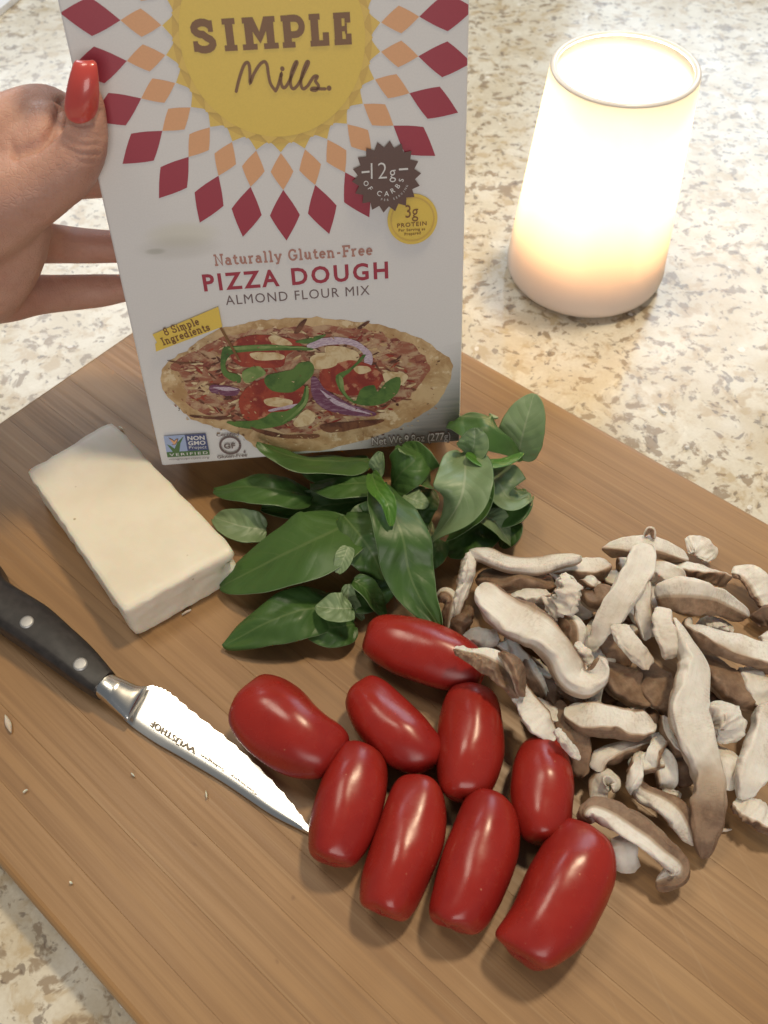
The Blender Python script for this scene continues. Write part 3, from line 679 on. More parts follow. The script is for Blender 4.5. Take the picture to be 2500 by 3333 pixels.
# ================================================================== cheese block
tp = [V3((-1.575, 2.45)), V3((-1.258, 2.725)), V3((-.645, 2.012)), V3((-1.05, 1.742))]
tc_ = sum(tp, V3((0, 0))) / 4; tp = [tc_ + (q - tc_) * 1.045 for q in tp]
def cheese():
    nx, ny, nz = 44, 26, 10; bm = bmesh.new()
    bmesh.ops.create_cube(bm, size=2)
    bmesh.ops.subdivide_edges(bm, edges=bm.edges[:], cuts=23, use_grid_fill=True)
    hgt = .22; cen = sum(tp, V3((0, 0))) / 4
    for v in bm.verts:
        x, y, z = v.co
        # superellipsoid rounding keeps faces flat and the edges soft
        p_ = 16; l = (abs(x) ** 44 + abs(y) ** 44 + abs(z) ** 20) ** (1 / 34)
        x, y, z = x / max(l, .9), y / max(l, .9), z / max(l, .93)
        u, w_ = (x + 1) / 2, (y + 1) / 2
        q = (tp[0] * (1 - u) + tp[3] * u) * (1 - w_) + (tp[1] * (1 - u) + tp[2] * u) * w_
        fl = 1 + .015 * (1 - z) / 2
        P_ = V3((q.x, q.y, 0)); d_ = noise.noise_vector(V3((q.x * 9, q.y * 9, z * 1.5))) * .005 + noise.noise_vector(V3((q.x * 26, q.y * 26, z * 2.6))) * .0055
        edge = max(abs(x), abs(y)) ** 8
        P_ += d_ * (.25 + edge)
        zz = (z + 1) / 2 * hgt + d_.z * .6
        # a chipped corner towards the basil
        c_ = V3((x - 1, y - 1, (z - .2) * .8)).length
        if c_ < .34:
            k_ = (.34 - c_) / .34; P_ += V3((cen.x - q.x, cen.y - q.y, 0)).normalized() * .055 * k_ * (1 + .9 * noise.noise(V3((q.x * 40, q.y * 40, z * 6)))); zz -= .03 * k_ * (z > .3)
        v.co = (P_.x, P_.y, BT + max(.002, zz))
    me = bpy.data.meshes.new('cheese_block'); bm.to_mesh(me); bm.free(); me.materials.append(CHEESE)
    me.polygons.foreach_set('use_smooth', [True] * len(me.polygons))
    return link(bpy.data.objects.new('cheese_block', me))
tag(cheese(), 'rectangular block of creamy white cheese between the knife handle and carton', 'cheese')
# ================================================================== paring knife
def k8(x, y, z): return atS(.422 * x, 1800 + .422 * y, z)
def k7(x, y, z): return atS(300 + .4822 * x, 2150 + .4822 * y, z)
kn = empty('paring_knife', k7(280, 300, BT)); kn_loc = kn.location.copy()
tag(kn, 'paring knife with black riveted handle and gleaming serrated blade', 'knife')
bpy.context.view_layer.update()
def kmesh(name, v, f, mat, smooth=True, parent=None): return mesh(name, [V3(p) - kn_loc for p in v], f, mat, parent or kn, smooth=smooth)
ZH, ZT, RS = .060, .020, .018
sp = spline([(205, 385), (280, 450), (430, 552), (600, 648), (900, 828), (1200, 1030), (1400, 1135), (1500, 1190)], 60)
ed = spline([(415, 165), (470, 182), (540, 222), (680, 340), (900, 512), (1100, 690), (1300, 900), (1440, 1080), (1500, 1186)], 60)
hl = spline([(205, 385), (222, 330), (262, 270), (310, 215), (360, 178), (415, 165)], 11)
NB, NW = 60, 10
top, bot = [], []
for i in range(NB):
    t = i / (NB - 1); ze = BT + .030 + .012 * (1 - t); zs = ze - .045 * (k7(*sp[i], ze) - k7(*ed[i], ze)).length
    a, b_ = k7(*sp[i], zs), k7(*ed[i], ze)
    for j in range(NW + 1):
        w_ = j / NW; q = a.lerp(b_, w_)
        if i == 0: q = k7(*hl[j], zs + (ze - zs) * w_)
        else:
            k_ = max(0, 1 - t / .16)
            if k_: q = q.lerp(k7(*hl[j], zs + (ze - zs) * w_), k_ * .8 * (1 - t / .16))
        if j == NW and 0 < i < NB - 2:    # scalloped cutting edge
            q = q + (a - b_).normalized() * .0065 * (.5 + .5 * cos(i * pi * .66))
        q.z -= .007 * max(0, 1 - w_ / .16)          # slightly hollow flanks make it convex
        top.append(q); bot.append(q - V3((0, 0, .017 * (1 - w_) * (1 - t * .7) + .002)))
v = top + bot; f = []; o_ = len(top)
for i in range(NB - 1):
    for j in range(NW):
        q = (i * (NW + 1) + j, i * (NW + 1) + j + 1, (i + 1) * (NW + 1) + j + 1, (i + 1) * (NW + 1) + j)
        f.append(tuple(reversed(q))); f.append(tuple(o_ + k for k in q))
    for j in (0, NW):
        q = (i * (NW + 1) + j, (i + 1) * (NW + 1) + j, o_ + (i + 1) * (NW + 1) + j, o_ + i * (NW + 1) + j); f.append(q if j else tuple(reversed(q)))
for j in range(NW): f.append((j, j + 1, o_ + j + 1, o_ + j)); q = (NB - 1) * (NW + 1) + j; f.append((q + 1, q, o_ + q, o_ + q + 1))
bm = bmesh.new(); bv = [bm.verts.new(p - kn_loc) for p in v]
for q in f:
    try: bm.faces.new([bv[i] for i in q])
    except ValueError: pass
bmesh.ops.recalc_face_normals(bm, faces=bm.faces[:])
me = bpy.data.meshes.new('blade'); bm.to_mesh(me); bm.free(); me.materials.append(STEEL)
me.polygons.foreach_set('use_smooth', [True] * len(me.polygons)); me.set_sharp_from_angle(angle=radians(35))
blade = link(bpy.data.objects.new('blade', me), kn)
# etched maker's lettering, upside down along the spine
def etched(txt, t0, t1, w0, w1, name='etched_lettering'):
    V_, Fc, wd_, _ = text_mesh(txt, 1.08, .028 if t0 < .5 else .015); v_ = []
    for x, y in V_:
        ti = (t0 + (t1 - t0) * x / wd_) * (NB - 1); wj = (w0 + (w1 - w0) * y) * NW; i0, j0 = int(ti), int(wj); fi, fj = ti - i0, wj - j0
        P_ = [top[(i0 + a) * (NW + 1) + j0 + b] for a in (0, 1) for b in (0, 1)]
        q = (P_[0] * (1 - fj) + P_[1] * fj) * (1 - fi) + (P_[2] * (1 - fj) + P_[3] * fj) * fi
        v_.append(q + V3((0, 0, .0055)) - kn_loc)
    return mesh(name, v_, Fc, ETCH, blade, smooth=False)
etched('WÜSTHOF', .46, .22, .33, .20)
etched('Germany · Solingen', .66, .475, .30, .22)
# handle and bolster from cross-sections
def loft(name, sec_pairs, zb, zt, mat, n=26, pw=3.2, flat_=1.0):
    L = spline([a + b_ for a, b_ in sec_pairs], n); v_ = []; m_ = 20
    for i, (ax_, ay_, bx, by) in enumerate(L):
        t = i / (n - 1); z0, z1 = lerp_list(zb, t), lerp_list(zt, t); zc = (z0 + z1) / 2
        A_, B2 = k8(ax_, ay_, zc), k8(bx, by, zc); c_ = (A_ + B2) / 2; hx = (B2 - A_) / 2
        for k in range(m_):
            th = 2 * pi * k / m_; cx_, cz_ = cos(th), sin(th)
            sx = math.copysign(abs(cx_) ** (2 / pw), cx_); sz = math.copysign(abs(cz_) ** (2 / pw), cz_)
            v_.append(c_ + hx * sx + V3((0, 0, (z1 - z0) / 2 * sz)))
    f_ = [(i * m_ + k, (i + 1) * m_ + k, (i + 1) * m_ + (k + 1) % m_, i * m_ + (k + 1) % m_) for i in range(n - 1) for k in range(m_)]
    f_ += [tuple(range(m_)), tuple(range((n - 1) * m_ + m_ - 1, (n - 1) * m_ - 1, -1))]
    bm_ = bmesh.new(); bv_ = [bm_.verts.new(p - kn_loc) for p in v_]; [bm_.faces.new([bv_[i] for i in q]) for q in f_]
    bmesh.ops.recalc_face_normals(bm_, faces=bm_.faces[:]); me_ = bpy.data.meshes.new(name); bm_.to_mesh(me_); bm_.free(); me_.materials.append(mat)
    me_.polygons.foreach_set('use_smooth', [True] * len(me_.polygons)); me_.set_sharp_from_angle(angle=radians(50))
    return link(bpy.data.objects.new(name, me_), kn)
hd = [((-420, -80), (-560, 330)), ((-250, -60), (-420, 400)), ((-80, 40), (-200, 500)), ((20, 120), (-60, 570)), ((60, 225), (60, 650)), ((130, 285), (180, 728)), ((280, 375), (330, 835)), ((410, 460), (480, 942)), ((560, 595), (590, 1020)), ((700, 722), (670, 1070)), ((800, 830), (710, 1095)), ((893, 942), (742, 1108))]
loft('handle', hd, [BT + .005, BT + .004, BT + .012, BT + .02], [BT + .17, BT + .165, BT + .155, BT + .135], HANDLE, 40, 4.2)
def k8b(p): return ((p[0] * .4822 + 300) / .422, (p[1] * .4822 + 350) / .422)
bs = [(k8b((160, 108)), k8b((28, 240))), (k8b((215, 132)), k8b((95, 292))), (k8b((262, 150)), k8b((150, 340))), (k8b((315, 172)), k8b((198, 380))), (k8b((372, 172)), k8b((236, 410)))]
loft('bolster', bs, [BT + .02, BT + .03, BT + .03, BT + .04], [BT + .133, BT + .122, BT + .100, BT + .078], BOLST, 22, 2.4)
for rx_, ry_ in ((205, 530), (617, 855), (-160, 245)):
    zt_ = BT + .163 if rx_ < 400 else BT + .152
    c_ = k8(rx_, ry_, zt_); n_ = 28; r_ = .0285; v_ = [V3((0, 0, .003))]
    for rr, dz in ((.7, .003), (.95, .0015), (1, -.012)):
        v_ += [V3((r_ * rr * cos(2 * pi * k / n_), r_ * rr * sin(2 * pi * k / n_), dz)) for k in range(n_)]
    f_ = [(0, 1 + k, 1 + (k + 1) % n_) for k in range(n_)] + [(1 + s * n_ + k, 1 + (s + 1) * n_ + k, 1 + (s + 1) * n_ + (k + 1) % n_, 1 + s * n_ + (k + 1) % n_) for s in range(2) for k in range(n_)]
    mesh('rivet', [c_ + q - kn_loc for q in v_], f_, RIVET, kn)
# ================================================================== tomatoes
def c7(x, y, z): return at(464.5 + .54 * x, 1294 + .54 * y, z)
def tomato(label, a, b_, wpx, taper=0., bend=0., lob=.03, pw=.78, pw2=None, dents=(), lift=0., nub=0, tilt=0.):
    r = wpx / 2 * .8137 * 3.3 / F; zc = BT + r * .96 + lift
    A_, B2 = c7(*a, zc), c7(*b_, zc); r = wpx / 2 * .8137 * upp((A_ + B2) / 2)
    zc = BT + r * .965 + lift; A_, B2 = c7(*a, zc + tilt), c7(*b_, zc - tilt)
    T_ = (B2 - A_); L_ = T_.length; T_ /= L_; S_ = T_.cross(V3((0, 0, 1))).normalized(); N_ = S_.cross(T_); C0 = (A_ + B2) / 2
    n, m_ = 44, 44; v_ = []; sd = random.Random(label).uniform(0, 99)
    for i in range(n + 1):
        ph = pi * i / n; s = -cos(ph)
        for k in range(m_):
            th = 2 * pi * k / m_
            rr = r * sin(ph) ** (pw + ((pw2 or pw) - pw) * (s + 1) / 2) * (1 + taper * s) * (1 + lob * (abs(s) ** 2) * cos(3 * th + sd))
            rr *= 1 + .10 * noise.noise(V3((s * 1.2 + sd, cos(th) * .9, sin(th) * .9))) + .012 * noise.noise(V3((s * 4 + sd, cos(th) * 3, sin(th) * 3)))
            al = s * L_ / 2 * (1 + .035 * noise.noise(V3((cos(th) + sd, sin(th), s * .7))) * abs(s))
            if abs(s) > .8: al -= math.copysign(1, s) * L_ * .022 * max(0, (abs(s) - .8) / .2) ** 2
            for (ds, dth, dr, amt) in dents:
                dd = ((s - ds) / dr) ** 2 + ((math.remainder(th - dth, 2 * pi)) / (dr * 2)) ** 2
                rr *= 1 - amt * math.exp(-dd)
            p = T_ * al + S_ * (rr * cos(th) + bend * r * (s * s - .4)) + N_ * (rr * sin(th))
            v_.append(p)
    f_ = [(i * m_ + k, i * m_ + (k + 1) % m_, (i + 1) * m_ + (k + 1) % m_, (i + 1) * m_ + k) for i in range(n) for k in range(m_)]
    zmin = min(p.z for p in v_); C0.z = BT + .001 - zmin + lift
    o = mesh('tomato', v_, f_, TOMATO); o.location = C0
    bm_ = bmesh.new(); bm_.from_mesh(o.data); bmesh.ops.remove_doubles(bm_, verts=bm_.verts[:], dist=1e-5); bmesh.ops.recalc_face_normals(bm_, faces=bm_.faces[:]); bm_.to_mesh(o.data); bm_.free()
    o.data.polygons.foreach_set('use_smooth', [True] * len(o.data.polygons))
    if nub:
        c_ = -T_ * L_ / 2 * .955 if nub < 0 else T_ * L_ / 2 * .955; q_ = []
        dirn = c_.normalized(); s1 = dirn.cross(V3((0, 0, 1))).normalized(); s2 = s1.cross(dirn)
        for rr, h_ in ((.040, -.012), (.030, .006), (.018, .012), (.006, .004)):
            q_ += [c_ + (s1 * cos(2 * pi * k / 14) + s2 * sin(2 * pi * k / 14)) * rr * (1 + .2 * sin(5 * 2 * pi * k / 14)) + dirn * h_ for k in range(14)]
        mesh('stem_scar', q_, [(s * 14 + k, s * 14 + (k + 1) % 14, (s + 1) * 14 + (k + 1) % 14, (s + 1) * 14 + k) for s in range(3) for k in range(14)] + [tuple(range(42, 56))], TOMATO, o)
    return tag(o, label, 'tomato', 'small plum tomatoes on the board')
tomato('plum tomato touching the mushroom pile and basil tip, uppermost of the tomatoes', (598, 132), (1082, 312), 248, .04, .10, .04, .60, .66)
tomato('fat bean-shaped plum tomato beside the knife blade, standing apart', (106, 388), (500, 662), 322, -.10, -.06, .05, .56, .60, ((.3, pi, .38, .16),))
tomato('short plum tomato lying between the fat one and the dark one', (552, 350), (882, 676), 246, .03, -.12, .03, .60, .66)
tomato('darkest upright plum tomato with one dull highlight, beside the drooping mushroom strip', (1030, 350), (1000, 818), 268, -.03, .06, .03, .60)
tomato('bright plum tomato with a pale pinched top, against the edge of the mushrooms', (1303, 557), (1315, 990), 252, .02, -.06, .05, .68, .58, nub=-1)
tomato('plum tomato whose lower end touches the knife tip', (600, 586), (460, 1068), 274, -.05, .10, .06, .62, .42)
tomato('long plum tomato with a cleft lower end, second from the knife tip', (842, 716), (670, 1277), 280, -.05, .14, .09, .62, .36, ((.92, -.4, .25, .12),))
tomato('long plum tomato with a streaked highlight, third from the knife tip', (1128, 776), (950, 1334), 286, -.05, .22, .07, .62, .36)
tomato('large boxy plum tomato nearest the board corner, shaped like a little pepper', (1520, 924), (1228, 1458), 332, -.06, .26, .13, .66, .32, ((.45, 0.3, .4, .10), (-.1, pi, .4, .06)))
# ================================================================== basil leaves
def c5(x, y, z): return at(398 + .48 * x, 829.5 + .48 * y, z)
def leaf(label, pts, wpx, cup=.5, roll=0., fold=.14, shape=1.0, ruffle=.016, mats=None, n=26, m_=7, wid=1.0):
    P3 = [c5(x, y, BT + z) for x, y, z in pts]
    L = [V3(p) for p in spline(P3, n + 1)]; sc_ = .7233 * upp(L[n // 2]); W_ = wpx * sc_ / 2 * 1.22; cup = [c_ * .62 for c_ in cup] if isinstance(cup, list) else cup * .62
    sd = random.Random(label).uniform(0, 50); v_, uv_ = [], []
    ruffle *= min(1, (wpx / 190) ** 1.3)
    for i, p in enumerate(L):
        t = i / n; T_ = (L[min(n, i + 1)] - L[max(0, i - 1)]).normalized()
        S_ = T_.cross(V3((0, 0, 1)))
        S_ = S_.normalized() if S_.length > .05 else V3((1, 0, 0)); N_ = S_.cross(T_)
        rl = lerp_list(roll, t); S_, N_ = S_ * cos(rl) + N_ * sin(rl), N_ * cos(rl) - S_ * sin(rl)
        w_ = W_ * (sin(pi * min(1, t * .97 + .012) ** (.80 * shape)) ** (.56 + .16 * t + .5 * max(0, t - .75))) + .004
        c_ = lerp_list(cup, t); fo = lerp_list(fold, t)
        for j in range(-m_, m_ + 1):
            u = j / m_
            if abs(c_) > 1e-3: x_, z_ = w_ * sin(u * c_) / c_, w_ * (1 - cos(u * c_)) / c_
            else: x_, z_ = w_ * u, 0
            z_ += fo * abs(u) * w_
            z_ += ruffle * (noise.noise(V3((t * 5 + sd, u * 1.5, 0))) * 1.3 + .5 * sin(t * 22 - abs(u) * 5) * (1 - abs(u)) * .6) * min(1, 3 * abs(u) + .1)
            x_ *= 1 + .04 * noise.noise(V3((t * 9 + sd, 3 * (u > 0), 1)))
            q = p + S_ * x_ + N_ * z_; q.z = max(q.z, BT + .006 + .003 * abs(u)); v_.append(q); uv_.append((t, u))
    r_ = 2 * m_ + 1
    f_ = [(i * r_ + j, i * r_ + j + 1, (i + 1) * r_ + j + 1, (i + 1) * r_ + j) for i in range(n) for j in range(r_ - 1)]
    c0 = L[n // 2].copy(); c0.z = BT
    mt = mats or [LEAF_T, LEAF_U]
    o = mesh('basil_leaf', [q - c0 for q in v_], f_, mt, uv=uv_); o.location = c0
    md = o.modifiers.new('thickness', 'SOLIDIFY'); md.thickness = .004; md.offset = -1; md.material_offset = 1; md.material_offset_rim = 1
    # make the upper side face up
    if sum(p.normal.z * p.area for p in o.data.polygons) < 0: o.data.flip_normals()
    md2 = o.modifiers.new('smooth', 'SUBSURF'); md2.levels = md2.render_levels = 1
    return tag(o, label, 'basil leaf', 'fresh basil leaves')
UL = [LEAF_U, LEAF_T]; BL_ = [LEAF_B, LEAF_U]; UB = [LEAF_U, LEAF_B]
leaf('dark basil leaf leaning along the carton bottom edge', [(835, 335, .16), (690, 345, .20), (500, 330, .26), (325, 262, .34)], 225, -.55, -.55, 0)
leaf('dark basil leaf pointing to the cheese, just under the carton corner', [(575, 505, .10), (430, 475, .17), (280, 462, .15), (132, 478, .06)], 175, -.6, -.15)
leaf('shadowed basil leaf with pale curled edge under the dark pointed one', [(850, 520, .14), (680, 540, .08), (500, 560, .05), (345, 560, .03)], 120, .7, [.5, .1])
leaf('dark basil leaf lying across the middle of the pile behind the bright curl', [(905, 440, .16), (790, 445, .22), (680, 452, .20), (570, 450, .12)], 165, -.6, -.2)
leaf('small pale basil tip standing up before the carton', [(862, 440, .16), (872, 380, .24), (884, 305, .30)], 74, .6, .4, mats=UL)
leaf('dark curling basil leaf with a bright rim, below the printed weight', [(930, 470, .12), (975, 400, .24), (1040, 330, .30), (960, 275, .24)], 160, -.6, -.5)
leaf('basil leaf cupped against the carton with a bright curved rim', [(1105, 450, .14), (1085, 390, .24), (1040, 320, .27), (985, 270, .22)], 110, .8, .5)
leaf('largest dark basil leaf, its tip beside the chipped cheese corner', [(760, 618, .22), (610, 690, .27), (420, 780, .20), (158, 915, .04)], 335, [-.5, -.55, -.6], [-.15, -.12, .05], ruffle=.010)
leaf('broad basil leaf hanging over the hollow beside the largest leaf', [(715, 590, .25), (790, 680, .28), (850, 770, .24), (900, 880, .12)], 195, -.5, -.2)
leaf('long glossy basil leaf with twisted tip touching the topmost tomato', [(890, 445, .30), (928, 540, .38), (985, 700, .36), (1010, 840, .28), (1060, 960, .22), (1152, 1094, .17)], 205, [-.9, -.6, -.4, .5], [.55, .1, -.1, -.5], ruffle=.014)
leaf('narrow bright green curl at the head of the long glossy leaf', [(845, 400, .34), (868, 470, .42), (915, 540, .44), (930, 640, .40)], 66, 1.1, [-.6, .5], mats=[LEAF_B, LEAF_B])
leaf('striped basil leaf with a blunt rounded tip, lowest on the left of the heap', [(720, 1010, .06), (560, 1010, .15), (380, 1070, .13), (172, 1180, .03)], 215, -.6, .12, 0, ruffle=.016)
leaf('pale torn basil piece resting on the striped lowest leaf', [(755, 1010, .16), (690, 1010, .19), (590, 1000, .17)], 118, .3, .1, mats=UL)
leaf('dark flat basil leaf beneath the pale torn piece', [(770, 1080, .05), (660, 1095, .10), (520, 1080, .09)], 150, -.4, .25)
leaf('small pale basil leaf folded beside the cheese edge', [(370, 655, .05), (260, 640, .08), (132, 600, .05)], 125, .5, .3, mats=UL)
leaf('thin basil strip curling down under the largest leaf', [(740, 900, .20), (738, 960, .15), (768, 1010, .08), (805, 1062, .03)], 58, 1.2, .2, mats=[LEAF_U, LEAF_T])
leaf('narrow basil leaf in shade behind the thin curling strip', [(760, 885, .20), (815, 920, .18), (860, 985, .10), (905, 1045, .04)], 85, .9, .1)
leaf('broad matt basil leaf standing tall, with a pale straight midrib', [(1262, 300, .36), (1262, 430, .42), (1225, 560, .36), (1105, 715, .12)], 215, [.35, .2], [-.12, -.1], .12, mats=UL, ruffle=.010)
leaf('folded half of a basil leaf behind the tall matt one', [(1275, 350, .30), (1330, 450, .30), (1300, 590, .20), (1180, 700, .08)], 130, -.6, [-.9, -.5])
leaf('pale silvery basil leaf with clear veins, pointing at the candle', [(1500, 330, .16), (1530, 200, .30), (1575, 42, .40)], 172, .35, [.15, .3], .15, mats=UL, ruffle=.008)
leaf('arched basil leaf with glossy ridges beside the carton edge', [(1225, 150, .28), (1330, 150, .42), (1440, 220, .36), (1520, 330, .18)], 215, -.75, [.2, .35], -.1, ruffle=.022)
leaf('cupped basil leaf shining blue white inside, above the bright underside', [(1290, 330, .36), (1305, 265, .44), (1308, 195, .50)], 120, .9, .1, mats=UL)
leaf('basil leaf rolled up to show a vivid green underside', [(1270, 310, .42), (1350, 352, .40), (1440, 345, .38), (1525, 308, .36)], 96, -.5, .55, mats=[LEAF_B, LEAF_B], ruffle=.006)
leaf('crumpled basil leaf at the outer edge of the pile', [(1372, 395, .20), (1415, 450, .26), (1470, 520, .22), (1560, 500, .16)], 165, .6, [-.3, .4], .3, ruffle=.028, mats=UL)  # paler leaf colour on top stands in for its bluish glints
leaf('dark basil leaf tucked below the crumpled one', [(1520, 470, .12), (1465, 540, .18), (1400, 570, .14), (1330, 545, .08)], 165, -.8, .1)
leaf('dark basil leaf flat on the board above the mushrooms', [(1385, 600, .06), (1310, 650, .11), (1240, 700, .10), (1165, 745, .03)], 200, -.4, .05)
leaf('small basil sprig leaf with a shiny tip near the mushrooms', [(1340, 590, .16), (1400, 620, .18), (1470, 722, .08)], 115, .6, .2, mats=UL)
leaf('grey green basil leaf showing its underside behind the long glossy leaf', [(985, 500, .18), (1030, 520, .20), (1100, 545, .18)], 95, .3, .1, mats=UL)
leaf('flat basil leaf behind the dark pointed one, nearly touching the carton', [(770, 405, .08), (650, 400, .11), (530, 385, .07)], 112, -.5, .1)
leaf('shadowed basil leaf under the dark one that leans on the carton', [(620, 440, .05), (760, 475, .08), (905, 478, .05)], 120, -.4, .1)
leaf('pale basil leaf crossing the centre just above the largest leaf', [(1010, 600, .20), (940, 600, .25), (865, 640, .24), (790, 585, .20)], 120, .3, .2, mats=UL)
leaf('dark basil leaf in the hollow between the thin strip and the long glossy leaf', [(930, 840, .05), (820, 940, .08), (700, 985, .05)], 160, -.4, .1)
leaf('dark basil leaf low between the tall matt leaf and the crumpled one', [(1345, 400, .10), (1395, 480, .14), (1390, 580, .08)], 120, -.5, .2)
leaf('small basil leaf at the rim of the heap, right above the arched mushroom slice', [(1440, 590, .08), (1462, 660, .11), (1425, 735, .04)], 90, .5, .2)
leaf('small pale basil fragment lying on the largest dark leaf', [(738, 730, .31), (716, 790, .30), (690, 852, .27)], 62, .4, .1, mats=UL)
leaf('basil leaf in shade between the cupped carton leaf and the long glossy one', [(1100, 470, .13), (1065, 560, .16), (1085, 655, .09)], 120, -.4, .15)
leaf('basil tip peeping out beneath the tall matt leaf', [(1155, 700, .08), (1125, 770, .09), (1080, 830, .03)], 82, -.4, .1)
leaf('basil leaf half hidden in the middle, tinged pale on its underside', [(890, 560, .20), (840, 620, .24), (780, 600, .22), (740, 590, .20)], 150, .2, .15, mats=UL)
leaf('basil leaf lying deep in the heap behind the long glossy leaf', [(1090, 610, .10), (1040, 660, .16), (1010, 760, .10), (980, 880, .05)], 150, -.4, .2)
# ================================================================== sliced mushrooms
def m6(x, y, z): return at(896 + .46 * x, 1095 + .46 * y, z)
# rounded bar cross-section; |x| = 3 + k means k corner radii in from the edge
SEC = [(3, -.35), (3, .35), (3.12, .74), (3.45, .93), (4, 1), (.55, 1), (.2, 1), (-.2, 1), (-.55, 1), (-4, 1), (-3.45, .93), (-3.12, .74), (-3, .35), (-3, -.35), (-3.12, -.74), (-3.45, -.93), (-4, -1), (-.5, -1), (0, -1), (.5, -1), (4, -1), (3.45, -.93), (3.12, -.74)]
def slice_(label, pts, wpx, th=.05, roll=0., skin='edge', arch=.25, jag=.0045, n=34, group=None, blunt=.5):
    P3 = [m6(x, y, BT + z) for x, y, z in pts]; L = [V3(p) for p in spline(P3, n + 1)]
    sc_ = .6932 * upp(L[n // 2]); m_ = len(SEC); rl_ = random.Random(label); hollow = rl_.uniform(-.5, .15); wedge = rl_.choice((-.4, -.2, .3)); ob_ = rl_.uniform(-.6, .6); v_, at_, uv_ = [], [], []; sd = random.Random(label + str(pts[0])).uniform(0, 90)
    for i, p in enumerate(L):
        t = i / n; T_ = (L[min(n, i + 1)] - L[max(0, i - 1)]).normalized(); S_ = T_.cross(V3((0, 0, 1)))
        S_ = S_.normalized() if S_.length > .08 else V3((1, 0, 0)); N_ = S_.cross(T_)
        rl = lerp_list(roll, t); S_, N_ = S_ * cos(rl) + N_ * sin(rl), N_ * cos(rl) - S_ * sin(rl)
        endw = min(1, (min(t, 1 - t) * n / 3.2 + .03)) ** blunt
        tz = noise.noise(V3((t * 2.2 + sd, 7, 0))) * .5; S_, N_ = S_ * cos(tz) + N_ * sin(tz), N_ * cos(tz) - S_ * sin(tz)
        hw0 = lerp_list(wpx, t) * 1.10 * sc_ / 2 * endw; hh0 = lerp_list(th, t) * .60 / 2 * (.45 + .55 * endw) * (1 + .5 * noise.noise(V3((t * 3 + sd, 3, 3))))
        eR = 1 + .26 * noise.noise(V3((t * 3.2 + sd, 1, 0))) + .11 * noise.noise(V3((t * 9 + sd, 1, 0))); eL = 1 + .26 * noise.noise(V3((t * 3.2 + sd, 5, 0))) + .11 * noise.noise(V3((t * 9 + sd, 5, 0)))
        for sx, sy in SEC:
            hw = hw0 * (eR if sx > 0 else eL); hh = hh0 * (1 - wedge * max(-1, min(1, sx)))
            rc = min(.014, hh * .8) / max(hw, .02)
            if abs(sx) > 2: sx = math.copysign(1 - rc * (abs(sx) - 3), sx)
            x_, z_ = hw * sx, hh * sy - (arch * .5 + hollow * (.5 + noise.noise(V3((t * 2.5 + sd, 9, 1))))) * hw * (sx * sx - .4)
            q = V3((t * 7 + sd, sx * 1.6, sy * .6)); j_ = noise.noise(q * 1.1) * .007 + noise.noise(q * 3) * jag * .9 + noise.noise(q * 9) * jag * .30
            x_ += j_ * (1.6 if abs(sx) > .8 else .6); z_ += j_
            q = p + S_ * x_ + N_ * z_ + T_ * (x_ * ob_ * (abs(2 * t - 1) ** 6)); q.z = max(q.z, BT + .004 + .002 * sy)
            v_.append(q)
            g_ = .5 + .5 * sx; tan_ = {'edge': .30 * g_ ** 1.5, 'half': .25 * g_, 'edge2': .30 * (1 - g_) ** 1.5, 'half2': .25 * (1 - g_), 'none': .10 + .10 * g_, 'both': .12}.get(skin, 0)
            e = {'edge': max(0, (sx - .72) / .2), 'edge2': max(0, (-sx - .72) / .2), 'both': max(0, (abs(sx) - .75) / .2), 'top': 1.0 if sy > -.2 else .3, 'under': 1.0 if sy < .1 else 0.,
                 'none': 0., 'tip': max(0, (t - .6) / .3), 'half': max(0, min(1, (sx + .1) / .4)), 'half2': max(0, min(1, (-sx + .1) / .4))}[skin]
            if skin in ('edge', 'edge2', 'both') and sy < -.3: e = max(e, .6)
            if sy < -.2 and skin != 'none': e = max(e, .5)
            at_.append(min(1, max(e, tan_))); uv_.append((t * (L[0] - L[n]).length / .6 + sd, sx + .3 * sy))
    f_ = [(i * m_ + k, i * m_ + (k + 1) % m_, (i + 1) * m_ + (k + 1) % m_, (i + 1) * m_ + k) for i in range(n) for k in range(m_)]
    f_ += [tuple(range(m_ - 1, -1, -1)), tuple(range(n * m_, n * m_ + m_))]
    c0 = L[n // 2].copy(); c0.z = BT
    o = mesh('mushroom_slice', [q - c0 for q in v_], f_, MUSH, attr=at_, uv=uv_); o.location = c0
    if sum((p.center - V3((0, 0, L[n // 2].z - BT))).dot(p.normal) * p.area for p in o.data.polygons) < 0: o.data.flip_normals()
    md = o.modifiers.new('smooth', 'SUBSURF'); md.levels = md.render_levels = 1
    return tag(o, label, 'mushroom slice', group or 'sliced mushrooms on the board')
slice_('largest pale wavy mushroom slice with a hooked end, on top of the pile', [(300, 375, .26), (370, 450, .27), (480, 530, .28), (600, 590, .30), (690, 690, .28), (760, 800, .24), (850, 790, .25), (866, 705, .30)], [100, 160, 190, 185, 165, 160, 120, 40], .085, [-.15, .15, .35, .25, -.1], 'edge2', .10, .010, 48)
slice_('long arched mushroom slice with dark brown upper skin, at the corner facing the basil', [(256, 212, .22), (330, 222, .24), (430, 262, .23), (560, 275, .22), (680, 252, .24), (785, 238, .26)], [45, 85, 100, 90, 70, 55], .06, [.5, .35, .25, .2], 'edge2', .12)
slice_('mushroom slice on edge with a ragged white rim, along the basil side of the pile', [(268, 212, .22), (250, 300, .20), (222, 400, .15), (185, 520, .08)], [52, 62, 55, 30], .09, [.2, .4], 'edge2', .05, .013)
slice_('smooth brown mushroom cap piece under the long arched slice', [(300, 350, .12), (400, 335, .17), (520, 340, .18), (655, 385, .14)], [80, 120, 125, 60], .11, .15, 'top', .35)
